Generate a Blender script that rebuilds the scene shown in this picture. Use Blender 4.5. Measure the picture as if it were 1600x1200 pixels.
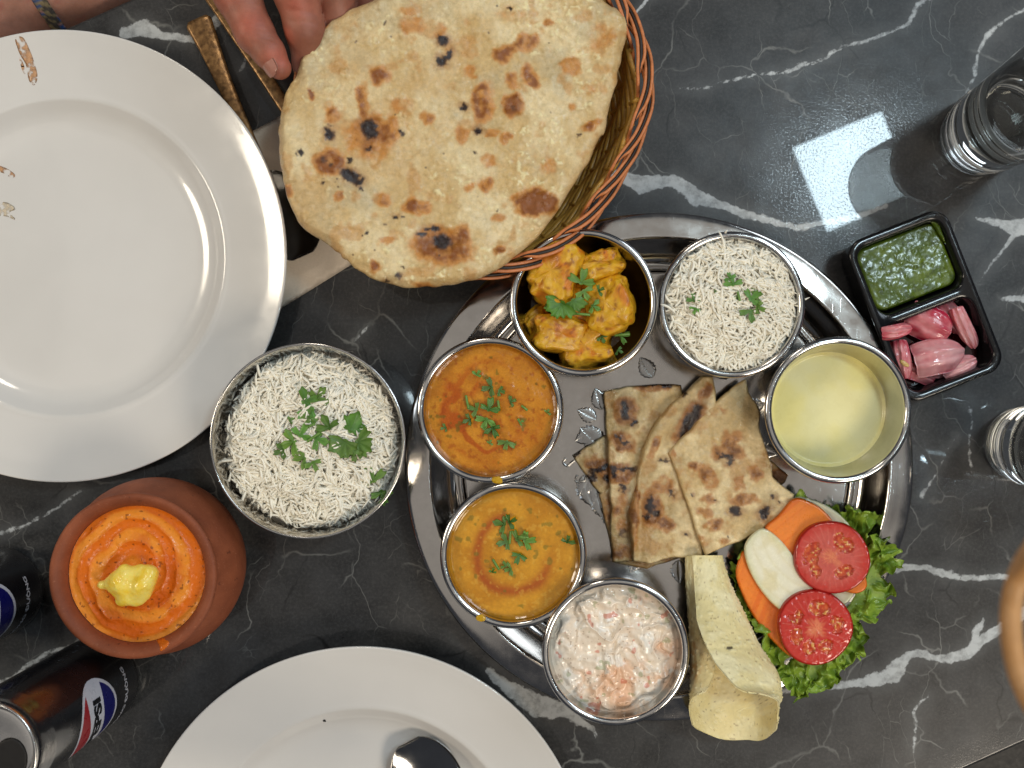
import bpy, math, random
import numpy as np
from mathutils import Vector
from mathutils.geometry import delaunay_2d_cdt
import openvdb

random.seed(7); rng = np.random.default_rng(7)
for o in list(bpy.data.objects): bpy.data.objects.remove(o)
SC = bpy.context.scene
COL = SC.collection

# ------------------------------------------------------------------ camera
H = 0.70                      # lens height above the table top (m)
S0 = 2500.0                   # photo pixels per metre on the table top
NX, NY = 850.0, 600.0         # point straight under the lens
cam = bpy.data.cameras.new('camera'); camo = bpy.data.objects.new('camera', cam); COL.objects.link(camo)
camo.location = (0, 0, H); camo.rotation_euler = (0, 0, 0)
cam.sensor_width = 36; cam.lens = S0 * H / 1600 * 36
cam.shift_x = (800 - NX) / 1600
cam.clip_start = 0.01; cam.clip_end = 50
cam.dof.use_dof = True; cam.dof.focus_distance = 0.665; cam.dof.aperture_fstop = 12.0
SC.camera = camo
cy = SC.cycles; cy.max_bounces = 9; cy.diffuse_bounces = 4; cy.glossy_bounces = 4; cy.transmission_bounces = 9; cy.transparent_max_bounces = 6; cy.caustics_reflective = False; cy.caustics_refractive = True; cy.blur_glossy = 1.0; cy.sample_clamp_indirect = 4.0

# ------------------------------------------------------------------ world + lamps
wd = bpy.data.worlds.new('World'); SC.world = wd; wd.use_nodes = True
wd.node_tree.nodes['Background'].inputs[0].default_value = (0.80, 0.86, 1.0, 1)
wd.node_tree.nodes['Background'].inputs[1].default_value = 0.07
SC.view_settings.view_transform = 'Standard'; SC.view_settings.look = 'None'
SC.view_settings.exposure = -0.08; SC.view_settings.gamma = 1.0; SC.view_settings.use_curve_mapping = False

def area(name, loc, size, radiance, color, target=None, rz=0.0, shape='RECTANGLE'):
    l = bpy.data.lights.new(name, 'AREA'); l.shape = shape
    l.size, l.size_y = size
    A = size[0] * size[1] * (math.pi / 4 if shape in ('DISK', 'ELLIPSE') else 1)
    l.energy = radiance * math.pi * A; l.color = color
    o = bpy.data.objects.new(name, l); COL.objects.link(o); o.location = loc
    if target is not None:
        d = Vector(target) - Vector(loc); o.rotation_euler = d.to_track_quat('-Z', 'Y').to_euler()
    else: o.rotation_euler = (0, 0, rz)
    return o
area('ceiling_glow', (0.1, 0.0, 2.1), (2.6, 2.0), 0.36, (1.0, 0.92, 0.82))
area('ceiling_panel', (0.72, 0.493, 1.9), (0.222, 0.210), 58.0, (0.70, 0.90, 1.0), rz=math.radians(22.4))
area('window_strip', (0.958, -0.189, 1.9), (0.165, 0.012), 90.0, (0.66, 0.88, 1.0), rz=math.radians(-12))
area('window_glow', (1.55, 1.45, 1.5), (1.1, 0.9), 5.6, (0.78, 0.89, 1.0), target=(0.1, 0, 0))
area('left_lamp', (-1.75, 0.15, 1.35), (0.55, 0.55), 17.0, (1.0, 0.88, 0.70), target=(-0.1, 0, 0), shape='DISK')
area('near_lamp', (1.15, -1.25, 1.75), (0.75, 0.75), 17.5, (1.0, 0.88, 0.72), target=(0.1, -0.1, 0), shape='DISK')
area('far_lamp', (-0.45, 1.65, 1.8), (0.40, 0.40), 17.0, (1.0, 0.90, 0.76), target=(0, 0, 0), shape='DISK')

# ------------------------------------------------------------------ helpers
def W(px, py, z=0.0):
    k = (H - z) / H / S0
    return np.array([(px - NX) * k, -(py - NY) * k, z])
def Wv(P, z):
    P = np.asarray(P, float); k = (H - z) / H / S0
    return np.stack([(P[:, 0] - NX) * k, -(P[:, 1] - NY) * k], 1)
def px2m(n, z=0.0): return n * (H - z) / H / S0
def lin(c):
    c = np.asarray(c, float) / 255.0
    return np.where(c <= 0.04045, c / 12.92, ((c + 0.055) / 1.055) ** 2.4)
def C(r, g, b, k=1.0): return tuple(np.clip(lin((r, g, b)) * k, 0, 1))

def _hash(ix, iy, iz, s):
    h = (ix.astype(np.int64) * 374761393 + iy.astype(np.int64) * 668265263 + iz.astype(np.int64) * 2147483647 + s * 974711) & 0xFFFFFFFF
    h = ((h ^ (h >> 13)) * 1274126177) & 0xFFFFFFFF
    h = ((h ^ (h >> 16)) * 2246822519) & 0xFFFFFFFF
    return ((h ^ (h >> 15)) & 0xFFFFFF) / float(0xFFFFFF)
def noise(x, y, z=0.0, s=0):
    x = np.asarray(x, float); y = np.asarray(y, float) + 0 * x; z = np.asarray(z, float) + 0 * x
    ix, iy, iz = np.floor(x), np.floor(y), np.floor(z)
    fx, fy, fz = x - ix, y - iy, z - iz
    fx, fy, fz = [f * f * f * (f * (f * 6 - 15) + 10) for f in (fx, fy, fz)]
    r = 0
    for a in (0, 1):
        for b in (0, 1):
            for c in (0, 1):
                w = (fx if a else 1 - fx) * (fy if b else 1 - fy) * (fz if c else 1 - fz)
                r = r + w * _hash(ix + a, iy + b, iz + c, s)
    return r * 2 - 1
def fbm(x, y, z=0.0, s=0, o=4, g=0.5):
    r = 0; a = 1.0; t = 0
    for k in range(o):
        r = r + a * noise(x * 2 ** k + 17.3 * k, y * 2 ** k - 9.1 * k, np.asarray(z) * 2 ** k, s + k); t += a; a *= g
    return r / t
def sstep(a, b, x):
    t = np.clip((x - a) / (b - a), 0, 1); return t * t * (3 - 2 * t)
def mix(a, b, t):
    a = np.asarray(a, float); b = np.asarray(b, float); t = np.asarray(t)[..., None]
    return a * (1 - t) + b * t

def mesh(name, V, faces, col=None, smooth=True, attrs=None):
    V = np.asarray(V, np.float32)
    if isinstance(faces, np.ndarray): faces = [faces]
    elif len(faces) and not isinstance(faces[0], np.ndarray):
        by = {}
        for f in faces: by.setdefault(len(f), []).append(f)
        faces = [np.array(v) for v in by.values()]
    me = bpy.data.meshes.new(name)
    me.vertices.add(len(V)); me.vertices.foreach_set('co', V.ravel())
    idx = np.concatenate([f.ravel() for f in faces]).astype(np.int32)
    tot = np.concatenate([np.full(len(f), f.shape[1]) for f in faces])
    st = np.concatenate([[0], np.cumsum(tot)[:-1]]).astype(np.int32)
    me.loops.add(len(idx)); me.loops.foreach_set('vertex_index', idx)
    me.polygons.add(len(tot)); me.polygons.foreach_set('loop_start', st)
    me.update(calc_edges=True); me.validate()
    if smooth: me.polygons.foreach_set('use_smooth', np.ones(len(me.polygons), bool))
    if col is not None:
        a = me.color_attributes.new('Col', 'FLOAT_COLOR', 'POINT')
        cc = np.ones((len(V), 4), np.float32); cc[:, :3] = col; a.data.foreach_set('color', cc.ravel())
    for k, v in (attrs or {}).items():
        a = me.attributes.new(k, 'FLOAT', 'POINT'); a.data.foreach_set('value', np.asarray(v, np.float32))
    return me
def obj(name, me, mat, parent=None, loc=(0, 0, 0)):
    o = bpy.data.objects.new(name, me); COL.objects.link(o); o.location = loc
    if mat is not None and not me.materials: me.materials.append(mat)
    if parent is not None: o.parent = parent
    return o
def tag(o, label, cat, group=None, kind=None):
    o['label'] = label; o['category'] = cat
    if group: o['group'] = group
    if kind: o['kind'] = kind
    return o
def thing(name, loc, label, cat, group=None):
    o = bpy.data.objects.new(name, None); COL.objects.link(o); o.location = loc; o.empty_display_size = 0.02
    return tag(o, label, cat, group)

def gridfaces(nu, nv, wrapv=False):
    i = np.arange(nu - 1)[:, None]; j = np.arange(nv if wrapv else nv - 1)[None, :]
    a = i * nv + j; b = i * nv + (j + 1) % nv; c = (i + 1) * nv + (j + 1) % nv; d = (i + 1) * nv + j
    return np.stack([a, b, c, d], -1).reshape(-1, 4)
def catmull(P, n, closed=False):
    P = np.asarray(P, float); m = len(P)
    out = []
    R = range(m if closed else m - 1)
    for i in R:
        if closed: p0, p1, p2, p3 = P[i - 1], P[i], P[(i + 1) % m], P[(i + 2) % m]
        else: p0, p1, p2, p3 = P[max(i - 1, 0)], P[i], P[i + 1], P[min(i + 2, m - 1)]
        t = np.linspace(0, 1, n, endpoint=False)[:, None]
        out.append(0.5 * (2 * p1 + (p2 - p0) * t + (2 * p0 - 5 * p1 + 4 * p2 - p3) * t * t + (3 * p1 - p0 - 3 * p2 + p3) * t ** 3))
    if not closed: out.append(P[-1:])
    return np.concatenate(out)
def lathe(prof, seg=96, sub=0, wob=None):
    P = np.asarray(prof, float)
    if sub: P = catmull(P, sub)
    P[:, 0] = np.maximum(P[:, 0], 0)
    th = np.linspace(0, 2 * math.pi, seg, endpoint=False)
    V = np.stack([P[:, 0, None] * np.cos(th), P[:, 0, None] * np.sin(th), P[:, 1, None] + 0 * th], -1).reshape(-1, 3)
    return V, gridfaces(len(P), seg, True)
def tube(P, r, seg=8, closed=False):
    P = np.asarray(P, float); n = len(P); r = np.broadcast_to(np.asarray(r, float), (n,))
    T = np.gradient(P, axis=0) if not closed else np.roll(P, -1, 0) - np.roll(P, 1, 0)
    T /= np.linalg.norm(T, axis=1)[:, None] + 1e-12
    ref = np.array([0.13, 0.21, 0.97]); A = np.cross(T, ref); A /= np.linalg.norm(A, axis=1)[:, None] + 1e-9; B = np.cross(T, A)
    th = np.linspace(0, 2 * math.pi, seg, endpoint=False)
    V = (P[:, None] + r[:, None, None] * (A[:, None] * np.cos(th)[None, :, None] + B[:, None] * np.sin(th)[None, :, None])).reshape(-1, 3)
    F = [gridfaces(n, seg, True)]
    if closed:
        a = np.arange(seg); b = (a + 1) % seg; L = (n - 1) * seg
        F.append(np.stack([L + a, L + b, b, a], -1))
    else:
        F += [np.arange(seg)[None, ::-1].copy(), (np.arange(seg) + (n - 1) * seg)[None]]
    return V, F
def joinVF(parts):
    V = []; F = []; n = 0
    for v, f in parts:
        if isinstance(f, np.ndarray): f = [f]
        V.append(v); F += [x + n for x in f]; n += len(v)
    return np.concatenate(V), F
def polydist(P, Q, closed=True):
    Q = np.asarray(Q, float); A = Q; B = np.roll(Q, -1, 0)
    if not closed: A, B = Q[:-1], Q[1:]
    d = np.full(len(P), 1e9)
    for a, b in zip(A, B):
        ab = b - a; t = np.clip(((P - a) @ ab) / (ab @ ab + 1e-18), 0, 1)
        d = np.minimum(d, np.hypot(*(P - a - t[:, None] * ab).T))
    return d
def inside(P, Q):
    x, y = P.T; r = np.zeros(len(P), bool); j = len(Q) - 1
    for i in range(len(Q)):
        xi, yi = Q[i]; xj, yj = Q[j]
        c = ((yi > y) != (yj > y)) & (x < (xj - xi) * (y - yi) / (yj - yi + 1e-18) + xi); r ^= c; j = i
    return r
def slab(outline, h, thick, edge, zmid, bump=None, colf=None, flat=False):
    """A closed bread-like slab: outline (m), grid step, thickness, edge rounding, mid height field."""
    Q = np.asarray(outline, float)
    lo, hi = Q.min(0), Q.max(0)
    nx, ny = int((hi[0] - lo[0]) / h) + 2, int((hi[1] - lo[1]) / (h * 0.866)) + 2
    gx, gy = np.meshgrid(np.arange(nx), np.arange(ny)); gx = gx + 0.5 * (gy % 2)
    G = np.stack([lo[0] + gx.ravel() * h, lo[1] + gy.ravel() * h * 0.866], 1) + rng.normal(0, h * 0.05, (nx * ny, 2))
    G = G[inside(G, Q)]; d = polydist(G, Q); G = G[d > h * 0.55]
    nb = len(Q); pts = np.concatenate([Q, G])
    e = [(i, (i + 1) % nb) for i in range(nb)]
    r = delaunay_2d_cdt([Vector(p) for p in pts], e, [], 1, 1e-9)
    P = np.array([tuple(v) for v in r[0]]); T = np.array([f for f in r[2] if len(f) == 3])
    a, b, c = P[T[:, 0]], P[T[:, 1]], P[T[:, 2]]
    cr = (b[:, 0] - a[:, 0]) * (c[:, 1] - a[:, 1]) - (b[:, 1] - a[:, 1]) * (c[:, 0] - a[:, 0])
    T[cr < 0] = T[cr < 0][:, ::-1]
    d = polydist(P, Q); d[d < 1e-7] = 0
    prof = np.sqrt(np.clip(1 - (1 - np.clip(d / edge, 0, 1)) ** 2, 0, 1))
    zm = zmid(P[:, 0], P[:, 1]); bp = bump(P[:, 0], P[:, 1], d) if bump else 0
    top = zm + thick / 2 * prof + bp * sstep(0, edge, d); bot = zm - thick / 2 * prof
    n = len(P); bd = d == 0
    V = np.concatenate([np.c_[P, top], np.c_[P, bot]])
    mp = np.arange(n) + n; mp[bd] = np.arange(n)[bd]
    F = np.concatenate([T, mp[T][:, ::-1]])
    col = None
    if colf is not None:
        cc = colf(P[:, 0], P[:, 1], d); col = np.concatenate([cc, cc])
    used = np.unique(F); re = np.zeros(2 * n, int); re[used] = np.arange(len(used))
    return V[used], re[F], (col[used] if col is not None else None)
def vdb_mesh(f, lo, hi, h, adapt=0.0):
    n = np.ceil((np.array(hi) - lo) / h).astype(int)
    ax = [lo[i] + h * np.arange(n[i]) for i in range(3)]
    X, Y, Z = np.meshgrid(*ax, indexing='ij')
    D = np.clip(f(X, Y, Z) / h, -3, 3)
    g = openvdb.FloatGrid(3.0); g.copyFromArray(D.astype(np.float32))
    p, t, q = g.convertToPolygons(0.0, adapt)
    F = [x.astype(np.int64)[:, ::-1] for x in (t, q) if len(x)]
    return np.array(p) * h + lo, F
def cone(X, Y, Z, a, b, ra, rb):
    a = np.asarray(a); ab = np.asarray(b) - a
    t = np.clip(((X - a[0]) * ab[0] + (Y - a[1]) * ab[1] + (Z - a[2]) * ab[2]) / (ab @ ab), 0, 1)
    return np.sqrt((X - a[0] - t * ab[0]) ** 2 + (Y - a[1] - t * ab[1]) ** 2 + (Z - a[2] - t * ab[2]) ** 2) - (ra + (rb - ra) * t)
def smin(a, b, k):
    h = np.clip(0.5 + 0.5 * (b - a) / k, 0, 1); return b * (1 - h) + a * h - k * h * (1 - h)

# ------------------------------------------------------------------ materials
class NT:
    def __init__(s, name):
        s.m = bpy.data.materials.new(name); s.m.use_nodes = True; s.t = s.m.node_tree; s.N = s.t.nodes
        s.p = s.N['Principled BSDF']
    def n(s, ty, ins=None, **kw):
        x = s.N.new(ty)
        for k, v in kw.items(): setattr(x, k, v)
        for k, v in (ins or {}).items():
            if hasattr(v, 'is_output'): s.t.links.new(v, x.inputs[k])
            else: x.inputs[k].default_value = v
        return x
    def l(s, a, b): s.t.links.new(a, b)
    def set(s, **kw):
        for k, v in kw.items():
            k = k.replace('_', ' ')
            if hasattr(v, 'is_output'): s.l(v, s.p.inputs[k])
            else: s.p.inputs[k].default_value = v
    def obj(s): return s.n('ShaderNodeTexCoord').outputs['Object']
    def noise(s, scale, detail=4, rough=0.55, vec=None, dist=0.0):
        return s.n('ShaderNodeTexNoise', {'Scale': scale, 'Detail': detail, 'Roughness': rough, 'Distortion': dist, 'Vector': vec or s.obj()}).outputs['Fac']
    def ramp(s, fac, a, b, va=0.0, vb=1.0):
        return s.n('ShaderNodeMapRange', {'Value': fac, 'From Min': a, 'From Max': b, 'To Min': va, 'To Max': vb}, clamp=True).outputs['Result']
    def math(s, op, a, b=0.0, c=None):
        x = s.n('ShaderNodeMath', operation=op)
        for i, v in enumerate((a, b) if c is None else (a, b, c)):
            if hasattr(v, 'is_output'): s.l(v, x.inputs[i])
            else: x.inputs[i].default_value = v
        return x.outputs[0]
    def mix(s, f, a, b, bt='MIX'):
        x = s.n('ShaderNodeMix', data_type='RGBA', blend_type=bt)
        for i, v in ((0, f), (6, a), (7, b)):
            if hasattr(v, 'is_output'): s.l(v, x.inputs[i])
            else: x.inputs[i].default_value = v if i == 0 else (tuple(v) + (1,))[:4]
        return x.outputs[2]
    def bump(s, h, strength=0.5, dist=0.001):
        x = s.n('ShaderNodeBump', {'Height': h, 'Strength': strength, 'Distance': dist}); s.set(Normal=x.outputs[0]); return x
def pm(name, color=None, rough=0.5, metal=0.0, var=(200, 0.1), bump=(400, 0.3, 0.0005), rvar=0.1, spec=0.5, sss=0.0, sssr=(0.004, 0.002, 0.001), coat=0.0, trans=0.0):
    m = NT(name)
    f = m.noise(var[0], 5)
    base = m.n('ShaderNodeVertexColor', layer_name='Col').outputs['Color'] if color is None else m.n('ShaderNodeRGB').outputs[0]
    if color is not None: base.default_value = tuple(color) + (1,)
    g = m.ramp(f, 0.25, 0.75, 1 - var[1], 1 + var[1])
    v = m.n('ShaderNodeVectorMath', operation='SCALE'); m.l(base, v.inputs[0]); m.l(g, v.inputs['Scale'])
    m.set(Base_Color=v.outputs[0], Metallic=metal, Specular_IOR_Level=spec, Coat_Weight=coat, Coat_Roughness=0.08)
    f2 = m.noise(var[0] * 1.7 + 31, 4)
    m.set(Roughness=m.ramp(f2, 0.3, 0.7, max(rough - rvar, 0.02), rough + rvar))
    if sss: m.set(Subsurface_Weight=sss, Subsurface_Radius=sssr, Subsurface_Scale=1.0)
    if trans: m.set(Transmission_Weight=trans)
    if bump: m.bump(m.noise(bump[0], 5), bump[1], bump[2])
    return m.m

def steel_mat(name, base=0.55, rough=0.16, scratch=0.5, tint=(1, 0.98, 0.95)):
    m = NT(name); co = m.obj()
    mp = m.n('ShaderNodeMapping', {'Vector': co, 'Scale': (40, 1400, 300)}); s1 = m.noise(1.0, 3, vec=mp.outputs[0])
    mp2 = m.n('ShaderNodeMapping', {'Vector': co, 'Rotation': (0, 0, 0.9), 'Scale': (1200, 45, 300)}); s2 = m.noise(1.0, 3, vec=mp2.outputs[0])
    mp3 = m.n('ShaderNodeMapping', {'Vector': co, 'Rotation': (0, 0, 2.2), 'Scale': (1600, 30, 300)}); s3 = m.noise(1.0, 3, vec=mp3.outputs[0])
    mp.inputs['Rotation'].default_value = (0, 0, 0.35)
    s = m.math('MAXIMUM', m.math('MAXIMUM', s1, s2), s3); big = m.noise(60, 5, 0.65)
    m.set(Metallic=1.0, Base_Color=m.mix(m.ramp(big, 0.3, 0.7), tuple(base * 0.86 * t for t in tint), tuple(base * 1.06 * t for t in tint)))
    r = m.math('ADD', m.ramp(s, 0.68, 0.82, 0.0, 0.20 * scratch), m.ramp(big, 0.3, 0.75, rough - 0.05, rough + 0.09)); m.set(Roughness=r)
    m.bump(m.ramp(s, 0.68, 0.82), 0.10 * scratch, 0.0002)
    return m.m
STEEL = steel_mat('steel_bowl', 0.62, 0.13, 0.4)
STEEL_T = steel_mat('steel_tray', 0.58, 0.13, 0.8, (1, 0.95, 0.89))
STEEL_D = steel_mat('steel_spoon', 0.45, 0.10, 0.2)
PORC = None
GLASS = NT('clear_glass'); GLASS.set(Base_Color=(0.97, 0.98, 0.96, 1), Roughness=0.0, IOR=1.47, Transmission_Weight=1.0); GLASS = GLASS.m
WATER = NT('water'); WATER.set(Base_Color=(0.98, 0.98, 0.96, 1), Roughness=0.0, IOR=1.33, Transmission_Weight=1.0); WATER = WATER.m

# ------------------------------------------------------------------ setting: table and floor
EN = np.array([0.4100, 0.9121]); ED = np.array([0.9121, -0.4100])          # edge normal / direction, photo pixels
def build_table():
    ang = math.atan2(0.4100, 0.9121)
    c0, c1 = 84.0, 1713.0
    u = np.concatenate([np.arange(-1.0, -0.40, 0.04), np.arange(-0.40, 0.44, 0.0017), np.arange(0.44, 1.0, 0.04)])
    wv = np.linspace(c0, c1, 420)
    cen = np.array([800.0, 600.0]); uc = cen @ ED
    U, Vv = np.meshgrid(u, wv, indexing='ij')
    PX = (uc + U * S0)[..., None] * ED + Vv[..., None] * EN
    P = PX.reshape(-1, 2)
    jx = P[:, 0] + 13 * fbm(P[:, 0] / 60, P[:, 1] / 60, 0, 3, 4); jy = P[:, 1] + 13 * fbm(P[:, 0] / 60, P[:, 1] / 60, 5, 8, 4)
    J = np.stack([jx, jy], 1)
    veins = [  # (polyline px, half widths px)
        ([(930, 300), (965, 272), (1000, 292), (1045, 282), (1085, 312), (1130, 318), (1180, 340), (1240, 354), (1300, 345), (1350, 338), (1390, 322)], [6, 11, 16, 11, 13, 9, 6, 5, 5, 4, 3]),
        ([(1525, 338), (1560, 346), (1590, 350), (1640, 335), (1700, 345)], [3, 6, 15, 12, 6]),
        ([(1590, 350), (1560, 400), (1530, 440)], [6, 2, 1]),
        ([(1205, 1088), (1260, 1075), (1330, 1066), (1385, 1056), (1400, 1050)], [3, 5, 7, 11, 16]),
        ([(1400, 1048), (1420, 1030), (1470, 1028), (1520, 1010), (1560, 985), (1610, 955), (1680, 930)], [11, 6, 7, 10, 11, 9, 6]),
        ([(1520, 1010), (1528, 985), (1540, 965)], [9, 7, 3]),
        ([(1395, 886), (1440, 893), (1490, 893), (1530, 899), (1580, 896), (1640, 905)], [8, 6, 5, 5, 5, 4]),
        ([(195, 52), (225, 40), (255, 50), (300, 58), (335, 40), (370, 10), (400, -30)], [10, 14, 8, 6, 9, 9, 5]),
        ([(770, 1050), (800, 1075), (840, 1098), (880, 1115), (930, 1150)], [6, 12, 16, 12, 4]),
        ([(1060, 138), (1110, 135), (1160, 122), (1230, 112), (1290, 88), (1340, 66), (1410, 42), (1440, 15), (1470, -10)], [1.5, 2, 2.4, 3, 3, 2.4, 3.2, 3, 3]),
        ([(1600, 10), (1570, 45), (1540, 60), (1525, 100), (1515, 130), (1500, 165)], [2, 2.4, 3, 2.6, 2, 1]),
        ([(-10, 1070), (60, 1035), (120, 998), (190, 965)], [3.4, 3.6, 3, 2]),
        ([(1508, 640), (1512, 690), (1525, 740)], [1.4, 1.8, 1.4]),
        ([(1440, 770), (1465, 730), (1490, 690)], [3, 1, 0]), ([(985, 30), (1005, 12), (1030, -10)], [3, 3, 2]),
        ([(0, 835), (45, 815), (100, 780), (125, 760)], [2.2, 2.5, 2.5, 2]), ([(555, 540), (570, 515), (580, 505)], [1, 2.5, 1]),
        ([(372, 110), (384, 98), (392, 86)], [2, 3, 3]), ([(1455, 1090), (1430, 1120), (1425, 1180)], [1, 2.2, 1.6]), ([(1575, 475), (1600, 468), (1640, 462)], [4, 6, 5]),
    ]
    f = np.full(len(P), 40.0)
    for pl, hw in veins:
        pl = np.array(pl, float); hw = np.array(hw, float)
        near = (P[:, 0] > pl[:, 0].min() - 60) & (P[:, 0] < pl[:, 0].max() + 60) & (P[:, 1] > pl[:, 1].min() - 60) & (P[:, 1] < pl[:, 1].max() + 60)
        Q = J[near]; best = np.full(len(Q), 40.0)
        for a, b, ha, hb in zip(pl[:-1], pl[1:], hw[:-1], hw[1:]):
            ab = b - a; t = np.clip(((Q - a) @ ab) / (ab @ ab), 0, 1)
            best = np.minimum(best, np.hypot(*(Q - a - t[:, None] * ab).T) - (ha + (hb - ha) * t))
        f[near] = np.minimum(f[near], best)
    X = (P[:, 0] - NX) / S0; Y = -(P[:, 1] - NY) / S0
    V = np.c_[X, Y, 0 * X]
    nu, nv = len(u), len(wv); F = gridfaces(nu, nv)[:, ::-1]
    idx = np.arange(nu * nv).reshape(nu, nv)
    ring = np.concatenate([idx[:, 0], idx[-1, 1:], idx[::-1, -1][1:], idx[0, ::-1][1:-1]])
    n = len(V); lo = V[ring].copy(); lo[:, 2] = -0.03
    V = np.concatenate([V, lo]); k = len(ring); a = np.arange(k); b = (a + 1) % k
    S = np.stack([ring[a], n + a, n + b, ring[b]], -1)
    f = np.concatenate([f, np.full(k, 40.0)])
    me = mesh('table_top', V, [F, S], attrs={'vein': f}, smooth=False)
    m = NT('dark_marble'); co = m.obj()
    at = m.n('ShaderNodeAttribute', attribute_name='vein').outputs['Fac']
    nz = m.noise(260, 6, 0.65); nz2 = m.noise(38, 5, 0.6)
    vv = m.math('ADD', at, m.math('MULTIPLY', m.math('SUBTRACT', nz, 0.5), 12.0))
    vein = m.math('MULTIPLY', m.ramp(vv, 0.4, -2.0), m.ramp(m.noise(110, 5, 0.7), 0.28, 0.55, 0.25, 1.0))
    halo = m.ramp(vv, 18, 0, 0.0, 0.10)
    # fine cracks: two warped cell patterns, broken up by noise
    wn = m.n('ShaderNodeTexNoise', {'Scale': 14.0, 'Detail': 5.0, 'Vector': co}).outputs['Color']
    wv2 = m.n('ShaderNodeVectorMath', operation='MULTIPLY_ADD'); m.l(wn, wv2.inputs[0]); wv2.inputs[1].default_value = (0.07, 0.07, 0); m.l(co, wv2.inputs[2])
    def crack(scale, w, lo, hi, sc, rot):
        mp = m.n('ShaderNodeMapping', {'Vector': wv2.outputs[0], 'Rotation': (0, 0, rot), 'Scale': (1, 0.55, 1)})
        vo = m.n('ShaderNodeTexVoronoi', {'Scale': scale, 'Vector': mp.outputs[0]}, feature='DISTANCE_TO_EDGE', voronoi_dimensions='2D')
        e = m.ramp(vo.outputs['Distance'], w, 0.0)
        return m.math('MULTIPLY', e, m.ramp(m.noise(sc, 3), lo, hi))
    cr = m.math('MAXIMUM', m.math('MULTIPLY', crack(13, 0.010, 0.48, 0.66, 17, 0.6), 0.55), m.math('MULTIPLY', crack(31, 0.016, 0.50, 0.66, 23, -0.5), 0.40))
    cr = m.math('MAXIMUM', cr, m.math('MULTIPLY', crack(60, 0.02, 0.55, 0.68, 29, 1.2), 0.3))
    dk = m.math('MULTIPLY', crack(22, 0.02, 0.52, 0.62, 19, 2.1), 0.8)
    base = m.mix(m.ramp(nz2, 0.32, 0.70), C(29, 30, 32), C(65, 65, 66))
    base = m.mix(m.ramp(m.noise(9, 4, 0.6), 0.4, 0.65, 0, 0.6), base, C(44, 42, 40))
    base = m.mix(m.math('MULTIPLY', m.ramp(m.noise(520, 4, 0.7), 0.45, 0.75), 0.3), base, C(100, 99, 97))
    base = m.mix(dk, base, C(20, 20, 21))
    base = m.mix(cr, base, C(165, 165, 160))
    base = m.mix(halo, base, C(150, 152, 152))
    base = m.mix(vein, base, C(188, 191, 192))
    # fine droplets/dust: drives roughness of polish
    dust = m.noise(900, 3, 0.6)
    m.set(Base_Color=base, Roughness=m.ramp(m.noise(45, 5, 0.65), 0.3, 0.7, 0.26, 0.42), Specular_IOR_Level=0.30, Coat_Weight=0.5, Coat_Roughness=0.012, Coat_IOR=1.5)
    bm = m.n('ShaderNodeBump', {'Height': m.ramp(dust, 0.5, 0.75), 'Strength': 0.10, 'Distance': 0.0003})
    m.set(Normal=bm.outputs[0]); m.l(m.n('ShaderNodeBump', {'Height': m.ramp(dust, 0.56, 0.66), 'Strength': 0.04, 'Distance': 0.0002}).outputs[0], m.p.inputs['Coat Normal'])
    o = obj('table_top', me, m.m); o['kind'] = 'structure'
    o['label'] = 'dark grey marble table top with white veins'
    fl = mesh('floor', [(-4, -4, -0.74), (4, -4, -0.74), (4, 4, -0.74), (-4, 4, -0.74)], [(0, 1, 2, 3)])
    f = obj('floor', fl, pm('floor_dark', C(45, 42, 40), 0.5)); f['kind'] = 'structure'; f['label'] = 'dark floor below the table edge'
build_table()

# ------------------------------------------------------------------ dinner plates
PORC = pm('white_porcelain', C(222, 219, 215), 0.15, var=(30, 0.02), bump=(120, 0.04, 0.0006), rvar=0.06, coat=0.9)
PLATE_TOP = np.array([(0, .0062), (.05, .0060), (.075, .0062), (.083, .0072), (.089, .0098), (.0945, .0142), (.0965, .0158), (.0985, .0163), (.102, .0166), (.112, .0182), (.124, .0208), (.132, .0232), (.1345, .0240)])
_n = PORC.node_tree; _a = _n.nodes.new('ShaderNodeTexNoise'); _a.inputs['Scale'].default_value = 38; _a.inputs['Detail'].default_value = 6; _b = _n.nodes.new('ShaderNodeMapRange'); _b.inputs['From Min'].default_value = .45; _b.inputs['From Max'].default_value = .7; _b.inputs['To Min'].default_value = .03; _b.inputs['To Max'].default_value = .22
_t = _n.nodes.new('ShaderNodeTexCoord'); _n.links.new(_t.outputs['Object'], _a.inputs['Vector']); _n.links.new(_a.outputs['Fac'], _b.inputs['Value']); _n.links.new(_b.outputs['Result'], _n.nodes['Principled BSDF'].inputs['Coat Roughness'])
def plate_z(r): return np.interp(r, PLATE_TOP[:, 0], PLATE_TOP[:, 1])
def build_plate(cx, cy, label):
    o = W(cx, cy, 0.024); o[2] = 0.0
    prof = [tuple(p) for p in PLATE_TOP] + [(.1358, .0244), (.1366, .0240), (.1364, .0230), (.135, .0220), (.120, .0172), (.100, .0110), (.086, .0050), (.080, .0022), (.078, .0004), (.074, .0002), (.072, .0020), (.05, .0026), (0, .0026)]
    V, F = lathe(prof, 200, 4)
    return tag(obj('dinner_plate', mesh('dinner_plate', V, F), PORC, None, tuple(o)), label, 'plate', 'white dinner plates'), o
def smear(parent, org, pts, cen, mat, h=0.00022, zf=None):
    Q = catmull(Wv(pts, cen), 6, True) - org[:2]
    V, F, _ = slab(Q, 0.0012, h * 2, 0.004, zf or (lambda x, y: plate_z(np.hypot(x, y)) + 0.0001), lambda x, y, d: h * 1.6 * np.clip(fbm(x * 900, y * 900, 0, 4, 3) + 0.2, 0, 1))
    return obj('food_smear', mesh('food_smear', V, F), mat, parent)
SMEAR = pm('curry_smear', C(196, 150, 110), 0.25, var=(500, 0.25), coat=0.3)
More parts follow.
